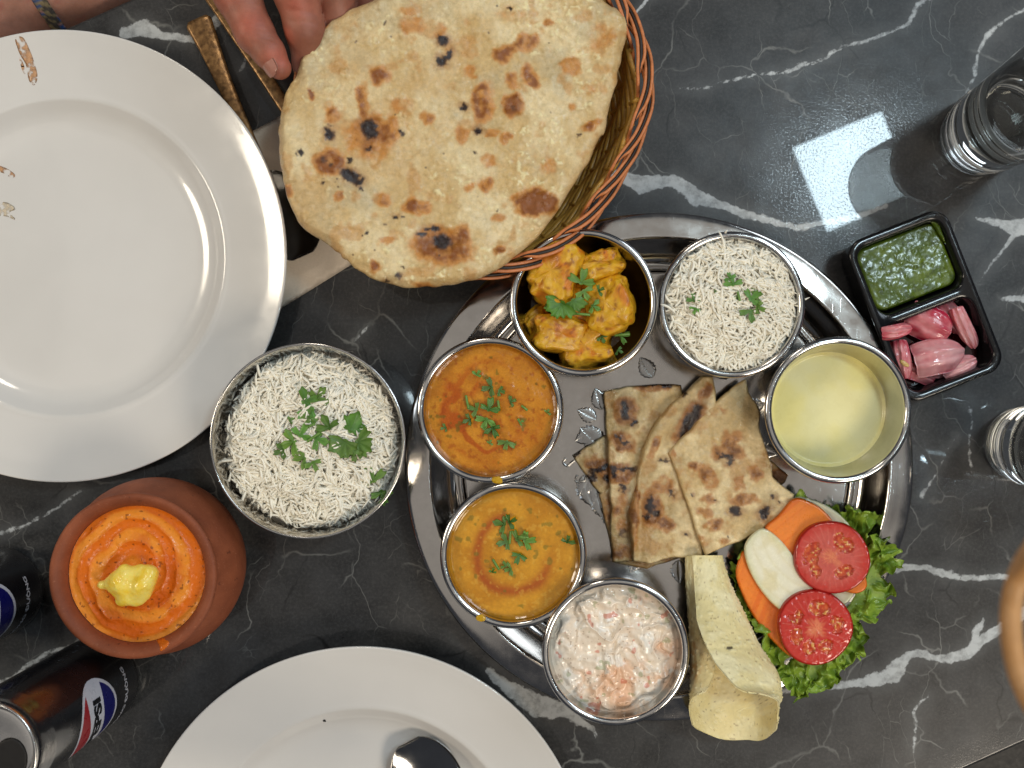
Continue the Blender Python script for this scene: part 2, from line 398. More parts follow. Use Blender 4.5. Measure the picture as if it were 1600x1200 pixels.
PALE = pm('pale_smear', C(214, 198, 172), 0.3)
for m_ in (SMEAR, PALE):   # thin, patchy film: the glaze shows through
    t_ = m_.node_tree; nz_ = t_.nodes.new('ShaderNodeTexNoise'); nz_.inputs['Scale'].default_value = 260; nz_.inputs['Detail'].default_value = 5; tc_ = t_.nodes.new('ShaderNodeTexCoord'); t_.links.new(tc_.outputs['Object'], nz_.inputs['Vector'])
    mr_ = t_.nodes.new('ShaderNodeMapRange'); mr_.inputs['From Min'].default_value = .42; mr_.inputs['From Max'].default_value = .60; t_.links.new(nz_.outputs['Fac'], mr_.inputs['Value']); t_.links.new(mr_.outputs['Result'], t_.nodes['Principled BSDF'].inputs['Alpha'])
plateA, oA = build_plate(94, 400, 'white dinner plate at left smeared with curry near its upper rim')
smear(plateA, oA, [(26, 62), (38, 60), (46, 78), (52, 100), (54, 118), (48, 130), (40, 122), (38, 100), (30, 84)], 0.022, SMEAR)
smear(plateA, oA, [(28, 88), (34, 98), (36, 112), (32, 110)], 0.022, SMEAR)
smear(plateA, oA, [(-8, 258), (8, 262), (22, 272), (18, 278), (4, 270), (-6, 268)], 0.007, SMEAR)
smear(plateA, oA, [(-4, 318), (10, 316), (24, 326), (14, 332), (28, 346), (10, 338), (-4, 336)], 0.007, PALE)
plateB, oB = build_plate(564, 1364, 'white dinner plate cut off by the bottom of the picture with spoon on it')
smear(plateB, oB, [(505, 1125), (508, 1124), (509, 1128), (505, 1128)], 0.012, pm('dark_speck', C(30, 28, 26), 0.5), 0.0003)

def build_spoon(name, tip, ang, L, bw, bl, z0, mat_b, mat_h, label, bowl_z=None, hammered=False, hw=0.006):
    """tip = bowl tip (photo px), ang = direction tip -> handle end (radians, world)."""
    org = W(tip[0], tip[1], z0)
    t = thing(name, tuple(org), label, 'spoon')
    n, mgrid = 40, 25
    s = np.linspace(0, 1, n); wdt = bw * np.sqrt(np.clip(np.sin(np.pi * (0.02 + 0.96 * s) ** 0.85), 0.0, 1)); wdt[-1] = hw * 0.55; wdt[-2] = max(wdt[-2], hw * .6)
    v = np.linspace(-1, 1, mgrid)
    S, Vv = np.meshgrid(s, v, indexing='ij')
    X = S * bl; Y = Vv * wdt[:, None]
    depth = 0.008 * np.sin(np.pi * S) ** 0.8 * (1 - Vv ** 2); Z = 0.0095 - depth + 0.002 * S
    top = np.stack([X, Y, Z], -1).reshape(-1, 3); bot = top - (0, 0, 0.0014)
    F = gridfaces(n, mgrid); N = n * mgrid
    idx = np.arange(N).reshape(n, mgrid); ring = np.concatenate([idx[:, 0], idx[-1, 1:], idx[::-1, -1][1:], idx[0, ::-1][1:-1]])
    a = ring; b = np.roll(ring, -1)
    faces = [F, F[:, ::-1] + N, np.stack([a, a + N, b + N, b], -1)]
    ca, sa = math.cos(ang), math.sin(ang); R = np.array([[ca, sa, 0], [-sa, ca, 0], [0, 0, 1]])
    obj('bowl', mesh('bowl', np.concatenate([top, bot]) @ R, faces), mat_b, t)
    m = 60; s = np.linspace(0, 1, m); hx = bl * 0.97 + s * (L - bl); wid = hw * (0.55 + 0.10 * s + 0.65 * s ** 3); wid[-1] *= 0.75; wid[-2] *= .93
    hz = 0.0115 + 0.004 * np.sin(np.pi * np.clip(s * 1.2, 0, 1)) * 1.0 - 0.006 * s
    th = np.linspace(0, 2 * np.pi, 14, endpoint=False)
    Y = wid[:, None] * np.sign(np.cos(th)) * np.abs(np.cos(th)) ** 0.6; Zz = hz[:, None] + 0.0015 * np.sign(np.sin(th)) * np.abs(np.sin(th)) ** 0.6
    V = np.stack([hx[:, None] + 0 * th, Y, Zz], -1).reshape(-1, 3)
    Fh = [gridfaces(m, 14, True), np.arange(14)[None, ::-1].copy(), (np.arange(14) + (m - 1) * 14)[None]]
    obj('handle', mesh('handle', V @ R, Fh), mat_h, t)
    return t
def brass():
    m = NT('hammered_brass'); co = m.obj()
    vo = m.n('ShaderNodeTexVoronoi', {'Scale': 520.0, 'Vector': co}, feature='SMOOTH_F1'); f = m.noise(300, 5)
    m.set(Metallic=0.5, Base_Color=m.mix(m.ramp(f, 0.35, 0.65), C(104, 76, 46), C(168, 130, 84)), Roughness=0.34)
    m.bump(vo.outputs['Distance'], 0.10, 0.0008); return m.m
BRASS = brass()
build_spoon('table_spoon', (640, 1152), math.radians(-62), 0.19, 0.0212, 0.062, 0.0062, STEEL_D, STEEL_D, 'steel spoon lying on the plate at the bottom edge')

# ------------------------------------------------------------------ napkin and brass-handled cutlery
def build_napkin():
    P = Wv([(380, 214), (520, 137), (720, 320), (556, 410), (440, 482), (300, 560), (200, 420)], 0)
    Q = []
    for a, b in zip(P, np.roll(P, -1, 0)):
        for t in np.linspace(0, 1, 14, endpoint=False): Q.append(a + (b - a) * t)
    o = W(440, 330); Q = np.array(Q) - o[:2]
    V, F, _ = slab(Q, 0.004, 0.0006, 0.0005, lambda x, y: 0.0006 + 0.0005 * (1 + fbm(x * 30, y * 30, 0, 5, 3)))
    tag(obj('paper_napkin', mesh('paper_napkin', V, F), pm('napkin_paper', C(222, 208, 190), 0.85, var=(700, 0.05), bump=(900, 0.25, 0.0004)), None, tuple(o)), 'cream paper napkin under the cutlery beside the naan', 'napkin')
build_napkin()
a = W(321, 52); b = W(478, 402); ang = math.atan2(a[1] - b[1], a[0] - b[0])
build_spoon('serving_spoon', (478, 403), ang + 0.0, 0.163, 0.020, 0.056, 0.0012, STEEL_D, BRASS, 'spoon with hammered brass handle tucked beside the left plate', hw=0.0068)
def build_fork():
    a = W(336, -8); b = W(560, 345); d = b - a; L = np.linalg.norm(d); ang = math.atan2(d[1], d[0]); ca, sa = math.cos(ang), math.sin(ang)
    R = np.array([[ca, sa, 0], [-sa, ca, 0], [0, 0, 1]])
    t = thing('fork', (a[0], a[1], 0.0014), 'fork with hammered brass handle running from the fingers under the naan', 'fork')
    m = 60; s = np.linspace(0, 1, m); wid = 0.0068 * (0.55 + 0.45 * (1 - s) ** 2); wid[0] *= 0.7
    th = np.linspace(0, 2 * np.pi, 14, endpoint=False); hz = 0.003 + 0.006 * np.sin(s * np.pi * 0.7)
    V = np.stack([(s * L * 0.68)[:, None] + 0 * th, wid[:, None] * np.sign(np.cos(th)) * np.abs(np.cos(th)) ** 0.6, hz[:, None] + 0.0015 * np.sign(np.sin(th)) * np.abs(np.sin(th)) ** 0.6], -1).reshape(-1, 3)
    obj('handle', mesh('handle', V @ R, [gridfaces(m, 14, True), np.arange(14)[None, ::-1].copy(), (np.arange(14) + (m - 1) * 14)[None]]), BRASS, t)
    parts = []
    for k in (-1.5, -0.5, 0.5, 1.5):
        x = np.linspace(0.66, 1, 14) * L; y = k * 0.0055 * np.clip((x / L - 0.66) / 0.08, 0, 1); z = 0.008 - 0.005 * ((x / L - .66) / .34)
        parts.append(tube(np.c_[x, y, z] @ R, 0.0013, 6))
    obj('tines', mesh('tines', *joinVF(parts)), STEEL_D, t)
build_fork()

# ------------------------------------------------------------------ thali tray
TC = W(1031, 730, 0.025); TC[2] = 0.0
TRAY_Z = 0.0034
def build_tray():
    t = thing('thali_tray', tuple(TC), 'round stainless steel thali tray holding six small bowls', 'tray')
    p = [(0, .0034), (.04, .0034), (.08, .0034), (.118, .0034), (.1205, .0034), (.1212, .0043), (.1222, .0046), (.1232, .0043), (.1240, .0036), (.1265, .0042), (.1300, .0075), (.1335, .0135), (.1362, .0192), (.1380, .0228), (.1388, .0238), (.1396, .0241),
         (.1410, .0240), (.1450, .0236), (.1500, .0231), (.1528, .0226), (.1540, .0216), (.1540, .0206), (.1530, .0202), (.1515, .0208), (.1400, .0222), (.1375, .0196), (.1340, .0120), (.1300, .0052), (.1260, .0018), (.120, .0014), (.06, .0012), (0, .0012)]
    V, F = lathe(p, 220, 3)
    V[:, 2] += 0.0006 * fbm(V[:, 0] * 14, V[:, 1] * 14, 0, 9, 2) * sstep(.10, .15, np.hypot(V[:, 0], V[:, 1]))
    obj('dish', mesh('dish', V, F), STEEL_T, t)
    # embossed leaf wreath on the tray floor
    def leaf(cx, cy, a, L=0.0145, Wd=0.0062):
        n, m = 26, 13; s = np.linspace(0, 1, n); v = np.linspace(-1, 1, m); S, U = np.meshgrid(s, v, indexing='ij')
        w = Wd * np.sin(np.pi * S ** 0.8) ** 0.85 * (1 + 0.08 * np.sin(S * 40))
        vein = 0.00035 * np.abs(np.sin((S * 9 - np.abs(U) * 2.4) * np.pi)); z = (0.0003 + vein) * (1 - np.abs(U) ** 6) - 0.0003 * np.exp(-(U / 0.09) ** 2)
        X = S * L; Y = U * w; ca, sa = math.cos(a), math.sin(a)
        V = np.stack([X * ca - Y * sa + cx, X * sa + Y * ca + cy, z + TRAY_Z], -1).reshape(-1, 3)
        obj('embossed_leaf', mesh('embossed_leaf', V, gridfaces(n, m)), ETCH, t)
    ETCH = steel_mat('embossed_steel', 0.42, 0.24, 0.3)
    for (bx, by, tx, ty) in [(937, 672, 898, 690), (932, 655, 902, 640), (941, 640, 930, 606), (944, 700, 906, 668), (912, 742, 926, 792), (932, 770, 948, 812), (946, 790, 966, 828), (925, 745, 905, 775),
                             (1120, 590, 1150, 560), (1160, 640, 1196, 630), (1180, 700, 1215, 710), (1020, 590, 1000, 558), (1000, 860, 985, 895), (1060, 875, 1062, 912)]:
        A, B = W(bx, by, TRAY_Z) - TC, W(tx, ty, TRAY_Z) - TC
        L = math.hypot(*(B - A)[:2]); leaf(A[0], A[1], math.atan2(B[1] - A[1], B[0] - A[0]), L, L * 0.36)
    for pts in ([(884, 716), (880, 722), (886, 728), (894, 722), (905, 716), (925, 718)], [(902, 742), (900, 752), (912, 752), (916, 744)]):
        P = np.array([W(x, y, TRAY_Z + 0.0003) - TC for x, y in pts]); P[:, 2] += 0.0002
        obj('embossed_scroll', mesh('embossed_scroll', *tube(catmull(P, 6), 0.0008, 8)), ETCH, t)
    return t
build_tray()

# ------------------------------------------------------------------ small bowls
KP = [(0, .0001), (.021, .0001), (.0245, .0010), (.0285, .0045), (.0320, .0105), (.0348, .0190), (.0375, .0300), (.0392, .0396), (.0400, .0408), (.0414, .0410), (.0425, .0419), (.0427, .0432), (.0419, .0443), (.0405, .0447), (.0391, .0442), (.0384, .0428),
      (.0382, .0400), (.0367, .0300), (.0340, .0190), (.0312, .0110), (.0275, .0055), (.0235, .0022), (.019, .0014), (0, .0014)]
KINN = np.array([(.0, .0014), (.019, .0014), (.0235, .0022), (.0275, .0055), (.0312, .0110), (.0340, .0190), (.0365, .0300), (.0381, .0400), (.0384, .0420)])
def kin(z): return float(np.interp(z, KINN[:, 1], KINN[:, 0]))
V, F = lathe(KP, 128, 3); KME = mesh('small_bowl', V, F); KME.materials.append(STEEL)
def small_bowl(px, py, zb, label, tilt=(0, 0)):
    p = W(px, py, zb + 0.044); p[2] = zb
    o = bpy.data.objects.new('small_bowl', KME); COL.objects.link(o); o.location = tuple(p); o.rotation_euler = (tilt[0], tilt[1], random.uniform(0, 6))
    tag(o, label, 'bowl', 'small steel bowls on the tray'); return p
TZ = TRAY_Z + 0.0002
B_pot = small_bowl(912, 473, TZ + 0.0065, 'small steel bowl holding spiced potato chunks')
B_ric = small_bowl(1144, 476, TZ + 0.0015, 'small steel bowl on the tray heaped with white rice')
B_cus = small_bowl(1310, 641, TZ + 0.0020, 'small steel bowl of smooth pale yellow custard')
B_dal = small_bowl(766, 641, TZ + 0.0008, 'small steel bowl of orange curry left of the potato bowl')
B_yel = small_bowl(802, 868, TZ + 0.0008, 'small steel bowl of yellow lentil soup')
B_rai = small_bowl(962, 1019, TZ + 0.0055, 'small steel bowl of pinkish white raita at the tray bottom')

def disc(name, c, R, zf, colf, mat, label, cat, rings=90, seg=260, kind=None):
    r = np.linspace(0, 1, rings) ** 0.8; th = np.linspace(0, 2 * np.pi, seg, endpoint=False)
    RR, T = np.meshgrid(r, th, indexing='ij'); X = (RR * np.cos(T) * R).ravel(); Y = (RR * np.sin(T) * R).ravel()
    rr = RR.ravel(); Z = zf(X, Y, rr)
    V = np.c_[X, Y, Z]; F = [gridfaces(rings, seg, True)]
    # closed underside so the food has a body
    bot = np.c_[X[-seg:] * 0.93, Y[-seg:] * 0.93, Z[-seg:] - 0.004]; n = len(V); V = np.concatenate([V, bot])
    a = np.arange(seg); b = (a + 1) % seg; L = n - seg
    F += [np.stack([L + a, n + a, n + b, L + b], -1), (n + a)[None, ::-1].copy()]
    col = colf(X, Y, rr); col = np.concatenate([col, col[-seg:]])
    o = obj(name, mesh(name, V, F, col), mat, None, tuple(c)); tag(o, label, cat, kind=kind); return o

GRAVY = pm('gravy', None, 0.24, var=(700, 0.14), bump=(600, 0.10, 0.0008), rvar=0.08, spec=.35, coat=0.12)
def dal_col(X, Y, rr):
    th = np.arctan2(Y, X); w = fbm(X * 60, Y * 60, 0, 2, 4); r2 = rr + 0.10 * w
    base = mix(C(186, 114, 26), C(204, 134, 36), sstep(-.4, .4, fbm(X * 110, Y * 110, 1, 5)))
    spiral = np.sin(r2 * 17 + th * 1.0 + 2.5 * w)
    oil = sstep(0.0, 1.0, spiral) * sstep(0.25, 0.4, rr) * sstep(0.86, 0.70, rr) * (0.55 + 0.45 * np.cos(th - 3.6))
    c = mix(base, np.array(C(168, 70, 10)), np.clip(oil * 1.2, 0, 1) * 0.8)
    c = mix(c, np.array(C(150, 60, 10)), sstep(.25, .5, fbm(X * 330, Y * 330, 3, 7)) * 0.5)
    c = mix(c, np.array(C(88, 92, 22)), sstep(.58, .66, fbm(X * 260, Y * 260, 5, 17, 2)) * 0.6)
    return mix(c, np.array(C(150, 88, 14)), sstep(.93, 1, rr) * .7)
def dal_z(X, Y, rr): return 0.0008 * fbm(X * 90, Y * 90, 0, 6, 4) + 0.0008 * sstep(.94, 1, rr)
z = 0.0385; disc('orange_curry', B_dal + (0, 0, z), kin(z) + 0.0007, dal_z, dal_col, GRAVY, 'orange curry with red oil swirl in the bowl left of the potatoes', 'curry')
def yel_col(X, Y, rr):
    th = np.arctan2(Y, X); w = fbm(X * 50, Y * 50, 4, 3, 4)
    base = mix(C(192, 128, 20), C(210, 148, 34), sstep(-.5, .4, fbm(X * 80, Y * 80, 1, 9)))
    ring = np.exp(-((rr + 0.06 * w - 0.56) / 0.085) ** 2) * sstep(-0.6, 0.5, np.cos(th - 3.6) + 0.5 * np.cos(2 * th + 1) + .35)
    c = mix(base, np.array(C(166, 74, 10)), np.clip(ring, 0, 1) * 0.9)
    c = mix(c, np.array(C(228, 178, 70)), sstep(.34, .5, fbm(X * 420, Y * 420, 3, 31, 2)) * 0.3)
    c = mix(c, np.array(C(110, 104, 24)), sstep(.52, .62, fbm(X * 230, Y * 230, 5, 37, 2)) * 0.6)
    return mix(c, np.array(C(138, 92, 18)), sstep(.9, 1, rr) * .6)
z = 0.0385; disc('yellow_lentil_soup', B_yel + (0, 0, z), kin(z) + 0.0007, lambda X, Y, r: 0.0004 * fbm(X * 120, Y * 120, 0, 6, 4) + 0.0010 * sstep(.94, 1, r), yel_col, pm('lentil_soup', None, 0.14, var=(500, 0.12), bump=(300, 0.10, 0.0008), rvar=.06, coat=0.4), 'yellow lentil soup with reddish brown oil ring', 'soup')
CUST = pm('custard', None, 0.28, var=(60, 0.02), bump=(60, 0.04, 0.002), rvar=0.05, spec=.4, coat=0.15)
z = 0.0195; disc('custard', B_cus + (0, 0, z), kin(z) + 0.0007, lambda X, Y, r: 0.0004 * fbm(X * 40, Y * 40, 0, 6, 2) + 0.0016 * sstep(.93, 1, r), lambda X, Y, r: mix(C(244, 232, 150), C(246, 238, 176), sstep(-.4, .4, fbm(X * 40, Y * 40, 1, 9))), CUST, 'smooth pale yellow custard in the right hand bowl', 'custard')
def rai_z(X, Y, rr):
    w = fbm(X * 45, Y * 45, 2, 21, 3)
    rid = 1 - np.abs(fbm(X * 60 + 1.2 * w, Y * 60 - 1.1 * w, 0, 11, 3)) * 2.2
    lump = np.clip(fbm(X * 105, Y * 105, 0, 12, 3), -1, 1)
    return (0.0036 * rid + 0.0020 * lump) * sstep(1.0, 0.82, rr) + 0.0001 * fbm(X * 500, Y * 500, 0, 3, 2)
def rai_col(X, Y, rr):
    a = fbm(X * 55, Y * 55, 3, 41, 4) + 0.35 * X / 0.03
    c = mix(C(238, 222, 202), C(232, 188, 154), sstep(-.25, .45, a))
    c = mix(c, np.array(C(204, 212, 204)), sstep(.05, .5, -X / 0.038 - 0.5 + 0.4 * a) * .8)
    c = mix(c, np.array(C(238, 230, 218)), sstep(.15, .35, fbm(X * 150, Y * 150, 8, 43, 3)) * .8)
    c = mix(c, np.array(C(206, 92, 62)), sstep(.60, .70, fbm(X * 210, Y * 210, 8, 47, 2)) * .6)
    c = mix(c, np.array(C(146, 160, 110)), sstep(.58, .66, fbm(X * 260, Y * 260, 5, 53, 2)) * .5)
    return mix(c, np.array(C(150, 120, 96)), sstep(.56, .62, fbm(X * 700, Y * 700, 5, 59, 2)) * .5)
z = 0.0340; disc('raita', B_rai + (0, 0, z), kin(z) + 0.0007, rai_z, rai_col, pm('raita_mat', None, 0.22, var=(300, 0.04), bump=(260, 0.12, 0.0008), coat=0.3), 'lumpy pinkish white raita with carrot and tomato bits', 'raita', 150, 420)
TOMB = pm('tomato_bit', C(214, 84, 56), 0.2, coat=0.4)
z = 0.0105; disc('potato_gravy', B_pot + (0, 0, z), kin(z) + 0.0007, lambda X, Y, r: 0.0006 * fbm(X * 90, Y * 90, 0, 6, 3), lambda X, Y, r: mix(C(96, 58, 8), C(128, 80, 12), sstep(-.4, .4, fbm(X * 90, Y * 90, 1, 9))), GRAVY, 'brown gravy under the potato chunks', 'gravy')

def superblob(hx, hy, hz, e=0.62, s=0, amp=0.07, res=42):
    th = np.linspace(0, np.pi, res); ph = np.linspace(0, 2 * np.pi, res * 2, endpoint=False); T, Pp = np.meshgrid(th, ph, indexing='ij')
    sg = lambda v, p: np.sign(v) * np.abs(v) ** p
    X = sg(np.sin(T), e) * sg(np.cos(Pp), e); Y = sg(np.sin(T), e) * sg(np.sin(Pp), e); Z = sg(np.cos(T), e)
    d = 1 + amp * fbm(X * 1.3 + s, Y * 1.3, Z * 1.3, s, 3) + 0.03 * fbm(X * 5, Y * 5, Z * 5 + s, s + 3, 3)
    return np.stack([X * hx * d, Y * hy * d, Z * hz * d], -1).reshape(-1, 3), gridfaces(res, res * 2, True)
def rotm(ax, ay, az):
    cx, sx, cy, sy, cz, sz = math.cos(ax), math.sin(ax), math.cos(ay), math.sin(ay), math.cos(az), math.sin(az)
    return np.array([[cz, -sz, 0], [sz, cz, 0], [0, 0, 1]]) @ np.array([[cy, 0, sy], [0, 1, 0], [-sy, 0, cy]]) @ np.array([[1, 0, 0], [0, cx, -sx], [0, sx, cx]])
for (dx, dy, nm) in ((752, 966, 'yellow_lentil_soup'), (777, 750, 'orange_curry')):
    so = [o for o in COL.objects if o.name == nm][0]; c_ = W(dx, dy, TZ + .0455); V, F = superblob(.0030, .0022, .0010, .9, dx, .35, 20)
    obj('drip', mesh('drip', V + (c_ - np.array(so.location)), F, np.tile(C(196, 152, 30), (len(V), 1))), GRAVY, so)
POT = pm('spiced_potato', None, 0.40, var=(350, 0.16), bump=(300, 0.5, 0.0012), coat=0.10, sss=0.0)
pots = [(868, 428, .034, .0175, .0150, .0130, 70, 'largest spiced potato chunk at the upper left of its bowl'), (938, 416, .033, .0140, .0085, .0090, 20, 'bright yellow potato chunk at the top of its bowl'),
        (952, 478, .033, .0135, .0165, .0120, 15, 'orange crusted potato chunk at the right of its bowl'), (872, 522, .029, .0150, .0100, .0100, -5, 'oblong potato chunk at the lower left of its bowl'),
        (918, 545, .026, .0155, .0115, .0105, 15, 'yellow potato chunk at the bottom of its bowl'), (838, 502, .022, .0090, .0075, .0080, 40, 'small potato chunk against the left wall of its bowl'),
        (905, 482, .022, .0130, .0120, .0100, 40, 'half hidden potato chunk in the middle of its bowl')]
for i, (x, y, zc, hx, hy, hz, a, lab) in enumerate(pots):
    zc += B_pot[2]; c = W(x, y, zc); R = rotm(random.uniform(-.3, .3), random.uniform(-.3, .3), math.radians(a))
    V, F = superblob(hx, hy, hz, 0.54, i * 7 + 1, 0.34); V = V @ R.T
    n1 = fbm(V[:, 0] * 130 + i, V[:, 1] * 130, V[:, 2] * 130, 5 + i, 4); n2 = fbm(V[:, 0] * 420 + i, V[:, 1] * 420, V[:, 2] * 420, 15 + i, 3)
    col = mix(C(222, 170, 34), C(206, 146, 26), sstep(-.4, .4, n2)); om = 0.3 if i in (1,) else 0.10
    col = mix(col, np.array(C(200, 108, 14)), sstep(om, om + .3, n1) * .85); col = mix(col, np.array(C(120, 54, 12)), sstep(.3, .5, n2 + .3 * n1) * .6)
    tag(obj('potato_chunk', mesh('potato_chunk', V, F, col), POT, None, tuple(c)), lab, 'potato', 'spiced potato chunks')

# ------------------------------------------------------------------ rice
RICE = pm('cooked_rice', C(246, 240, 224), 0.36, var=(260, 0.05), bump=None, sss=0.0)
def rice_heap(name, org, R, zf, n, label, extra=(), seed=1, under=0.0032, over=0.0006):
    g = np.random.default_rng(seed)
    k, sg = 7, 6; parts = []
    # body of the heap under the loose grains
    r = np.linspace(0, 1, 40); th = np.linspace(0, 2 * np.pi, 90, endpoint=False); RR, T = np.meshgrid(r, th, indexing='ij')
    X = (RR * np.cos(T) * (R + over)).ravel(); Y = (RR * np.sin(T) * (R + over)).ravel(); Z = zf(X, Y) - under + 0.0012 * fbm(X * 300, Y * 300, 0, 3, 2)
    V = np.c_[X, Y, Z]; bot = np.c_[X[-90:] * .8, Y[-90:] * .8, Z[-90:] - .012]; nV = len(V)
    a = np.arange(90); b = (a + 1) % 90
    Vs = [V, bot]; Fs = [gridfaces(40, 90, True), np.stack([nV - 90 + a, nV + a, nV + b, nV - 90 + b], -1), (nV + a)[None, ::-1].copy()]; cnt = nV + 90
    s = np.linspace(-1, 1, k); prof = np.sqrt(np.clip(1 - np.abs(s) ** 3.2, 0.03, 1)); ph = np.linspace(0, 2 * np.pi, sg, endpoint=False)
    fb = gridfaces(k, sg, True); cap0 = np.arange(sg)[None, ::-1].copy(); cap1 = (np.arange(sg) + (k - 1) * sg)[None]
    pts = []
    for i in range(n):
        rr = R * math.sqrt(g.random()) * 0.985; t = g.random() * 2 * np.pi; pts.append((rr * math.cos(t), rr * math.sin(t), (g.random() ** 1.3 * under if i % 4 else -.0007), None))
    for (ex, ey, ez, az, el) in extra: pts.append((ex, ey, -ez, (az, el)))
    for (x, y, dz, ori) in pts:
        L = g.uniform(.0040, .0066); w = g.uniform(.00068, .00096); L *= .6 if g.random() < .12 else 1
        if ori is None:
            az = 5.0 * float(fbm(np.array(x * 55.), np.array(y * 55.), 0, seed, 2)) + g.normal(0, .75); el = g.normal(0, .24)
            e = 1e-3; gx = (zf(x + e, y) - zf(x - e, y)) / (2 * e); gy = (zf(x, y + e) - zf(x, y - e)) / (2 * e)
            el += math.atan(gx * math.cos(az) + gy * math.sin(az))
        else: az, el = ori
        d = np.array([math.cos(az) * math.cos(el), math.sin(az) * math.cos(el), math.sin(el)])
        q = np.cross(d, g.normal(size=3)); q /= np.linalg.norm(q); bn = np.cross(d, q)
        cur = g.normal(0, .0017)
        P = np.array([x, y, float(zf(x, y)) - dz]) + s[:, None] * L * d + (cur * (s ** 2 - .4))[:, None] * q
        rr = np.hypot(P[:, 0], P[:, 1]); lim = R + .0008
        if ori is None and rr.max() > lim: P[:, :2] *= (lim / rr.max())
        Vs.append((P[:, None] + w * prof[:, None, None] * (np.cos(ph)[None, :, None] * q + np.sin(ph)[None, :, None] * bn)).reshape(-1, 3))
        Fs += [fb + cnt, cap0 + cnt, cap1 + cnt]; cnt += k * sg
    o = obj(name, mesh(name, np.concatenate(Vs), [np.concatenate([f for f in Fs if f.shape[1] == 4]), np.concatenate([f for f in Fs if f.shape[1] == sg])] + [f for f in Fs if f.shape[1] not in (4, sg)]), RICE, None, tuple(org))
    tag(o, label, 'rice', kind='stuff'); return o
def heap(R, z0, top, seed):
    def f(x, y):
        r = np.hypot(x, y) / R; return z0 + top * (1 - r ** 2.2) + 0.0032 * fbm(np.asarray(x) * 75, np.asarray(y) * 75, 0, seed, 3)
    return f
HS = heap(0.0385, 0.040, 0.0085, 5)
ex = [(-.0365, -.004, .004, 0.3, .25), (-.037, -.002, .005, 2.6, .1), (.0395, .002, .004, .35, .1), (.040, -.001, .005, 2.9, 0), (-.004, .0395, .005, 1.5, .35), (-.0055, .037, .004, 1.9, .2), (-.036, -.013, .003, 1.2, .2), (-.0375, .004, .003, 2.2, .3)]
rice_heap('rice', B_ric, 0.0392, HS, 1900, 'white basmati rice heaped in the small bowl on the tray', ex, 3)

# ------------------------------------------------------------------ standalone rice bowl
BR = W(481, 689, 0.055); BR[2] = 0
p = [(0, .0002), (.030, .0002), (.034, .0012), (.041, .0085), (.0470, .020), (.0515, .036), (.0545, .0515), (.0556, .0544), (.0563, .0550), (.0563, .0556), (.0556, .0558), (.0549, .0552), (.0532, .0500), (.0504, .036), (.0460, .021), (.040, .0100), (.032, .0028), (.028, .0020), (0, .0020)]
V, F = lathe(p, 150, 3)
tag(obj('rice_bowl', mesh('rice_bowl', V, F), STEEL, None, tuple(BR)), 'larger steel bowl of rice standing on the marble beside the clay pot', 'bowl')
HB = heap(0.0495, 0.0445, 0.010, 15)
ex = [(-.050, -.012, .004, 0.1, .1), (-.0505, -.0115, .002, 2.8, .05), (-.048, -.024, .004, 1.1, .3), (-.039, -.033, .003, 1.2, .1), (.010, .0435, .004, -.2, .1), (-.012, .045, .004, .9, .3), (.045, -.005, .004, 1.9, .1), (-.030, .041, .004, 1.7, .4)]
rice_heap('rice', BR + (0, 0, .0), 0.0510, HB, 3100, 'white basmati rice heaped in the larger bowl on the marble', ex, 5, over=.0012)

# ------------------------------------------------------------------ coriander garnish
LEAF = pm('coriander_leaf', None, 0.45, var=(400, 0.2), bump=(700, 0.3, 0.0004))
def leaf_mesh(L, a, seed, lobes=3, curl=0.3, tone=1.0):
    g = np.random.default_rng(seed); n = 84; th = np.linspace(-np.pi, np.pi, n, endpoint=False)
    c = np.zeros(n)
    ctr = np.linspace(-1.35, 1.35, lobes) + g.normal(0, .08, lobes); amp = g.uniform(.75, 1.05, lobes); amp[lobes // 2] *= 1.1
    for q, am in zip(ctr, amp): c = np.maximum(c, am * np.exp(-((th - q) / 0.50) ** 4) )
    r = L * (0.16 + 0.84 * c) * (1 - 0.17 * np.abs(np.sin(th * 7.5 + g.random() * 3)) ** 1.5 * (c > .2))
    rings = 7; s = np.linspace(0, 1, rings)
    RR = s[:, None] * r; X = RR * np.cos(th); Y = RR * np.sin(th)
    Z = curl * L * (0.35 * (RR / L) ** 2 * np.cos(2 * th + g.random() * 6) + 0.25 * (X / L) ** 2 + 0.10 * np.sin(th * 9) * (RR / L) ** 2) + .0012 * s[:, None] * g.normal()
    V = np.stack([X, Y, Z], -1).reshape(-1, 3); N = len(V); V2 = V - (0, 0, .00025)
    F = gridfaces(rings, n, True); ca, sa = math.cos(a), math.sin(a); R = np.array([[ca, sa, 0], [-sa, ca, 0], [0, 0, 1]])
    ed = np.arange(n) + (rings - 1) * n; e2 = np.roll(ed, -1)
    V = np.concatenate([V, V2]) @ R
    sh = np.clip(.55 + .45 * s, 0, 1)[:, None] * (1 + .25 * np.abs(np.sin(th * 4.5)))
    col = mix(C(46, 92, 30), C(108, 150, 62), np.clip(sh.ravel() - .35, 0, 1)) * tone; col = np.concatenate([col, col])
    return V, [F, F[:, ::-1] + N, np.stack([ed, ed + N, e2 + N, e2], -1)], col
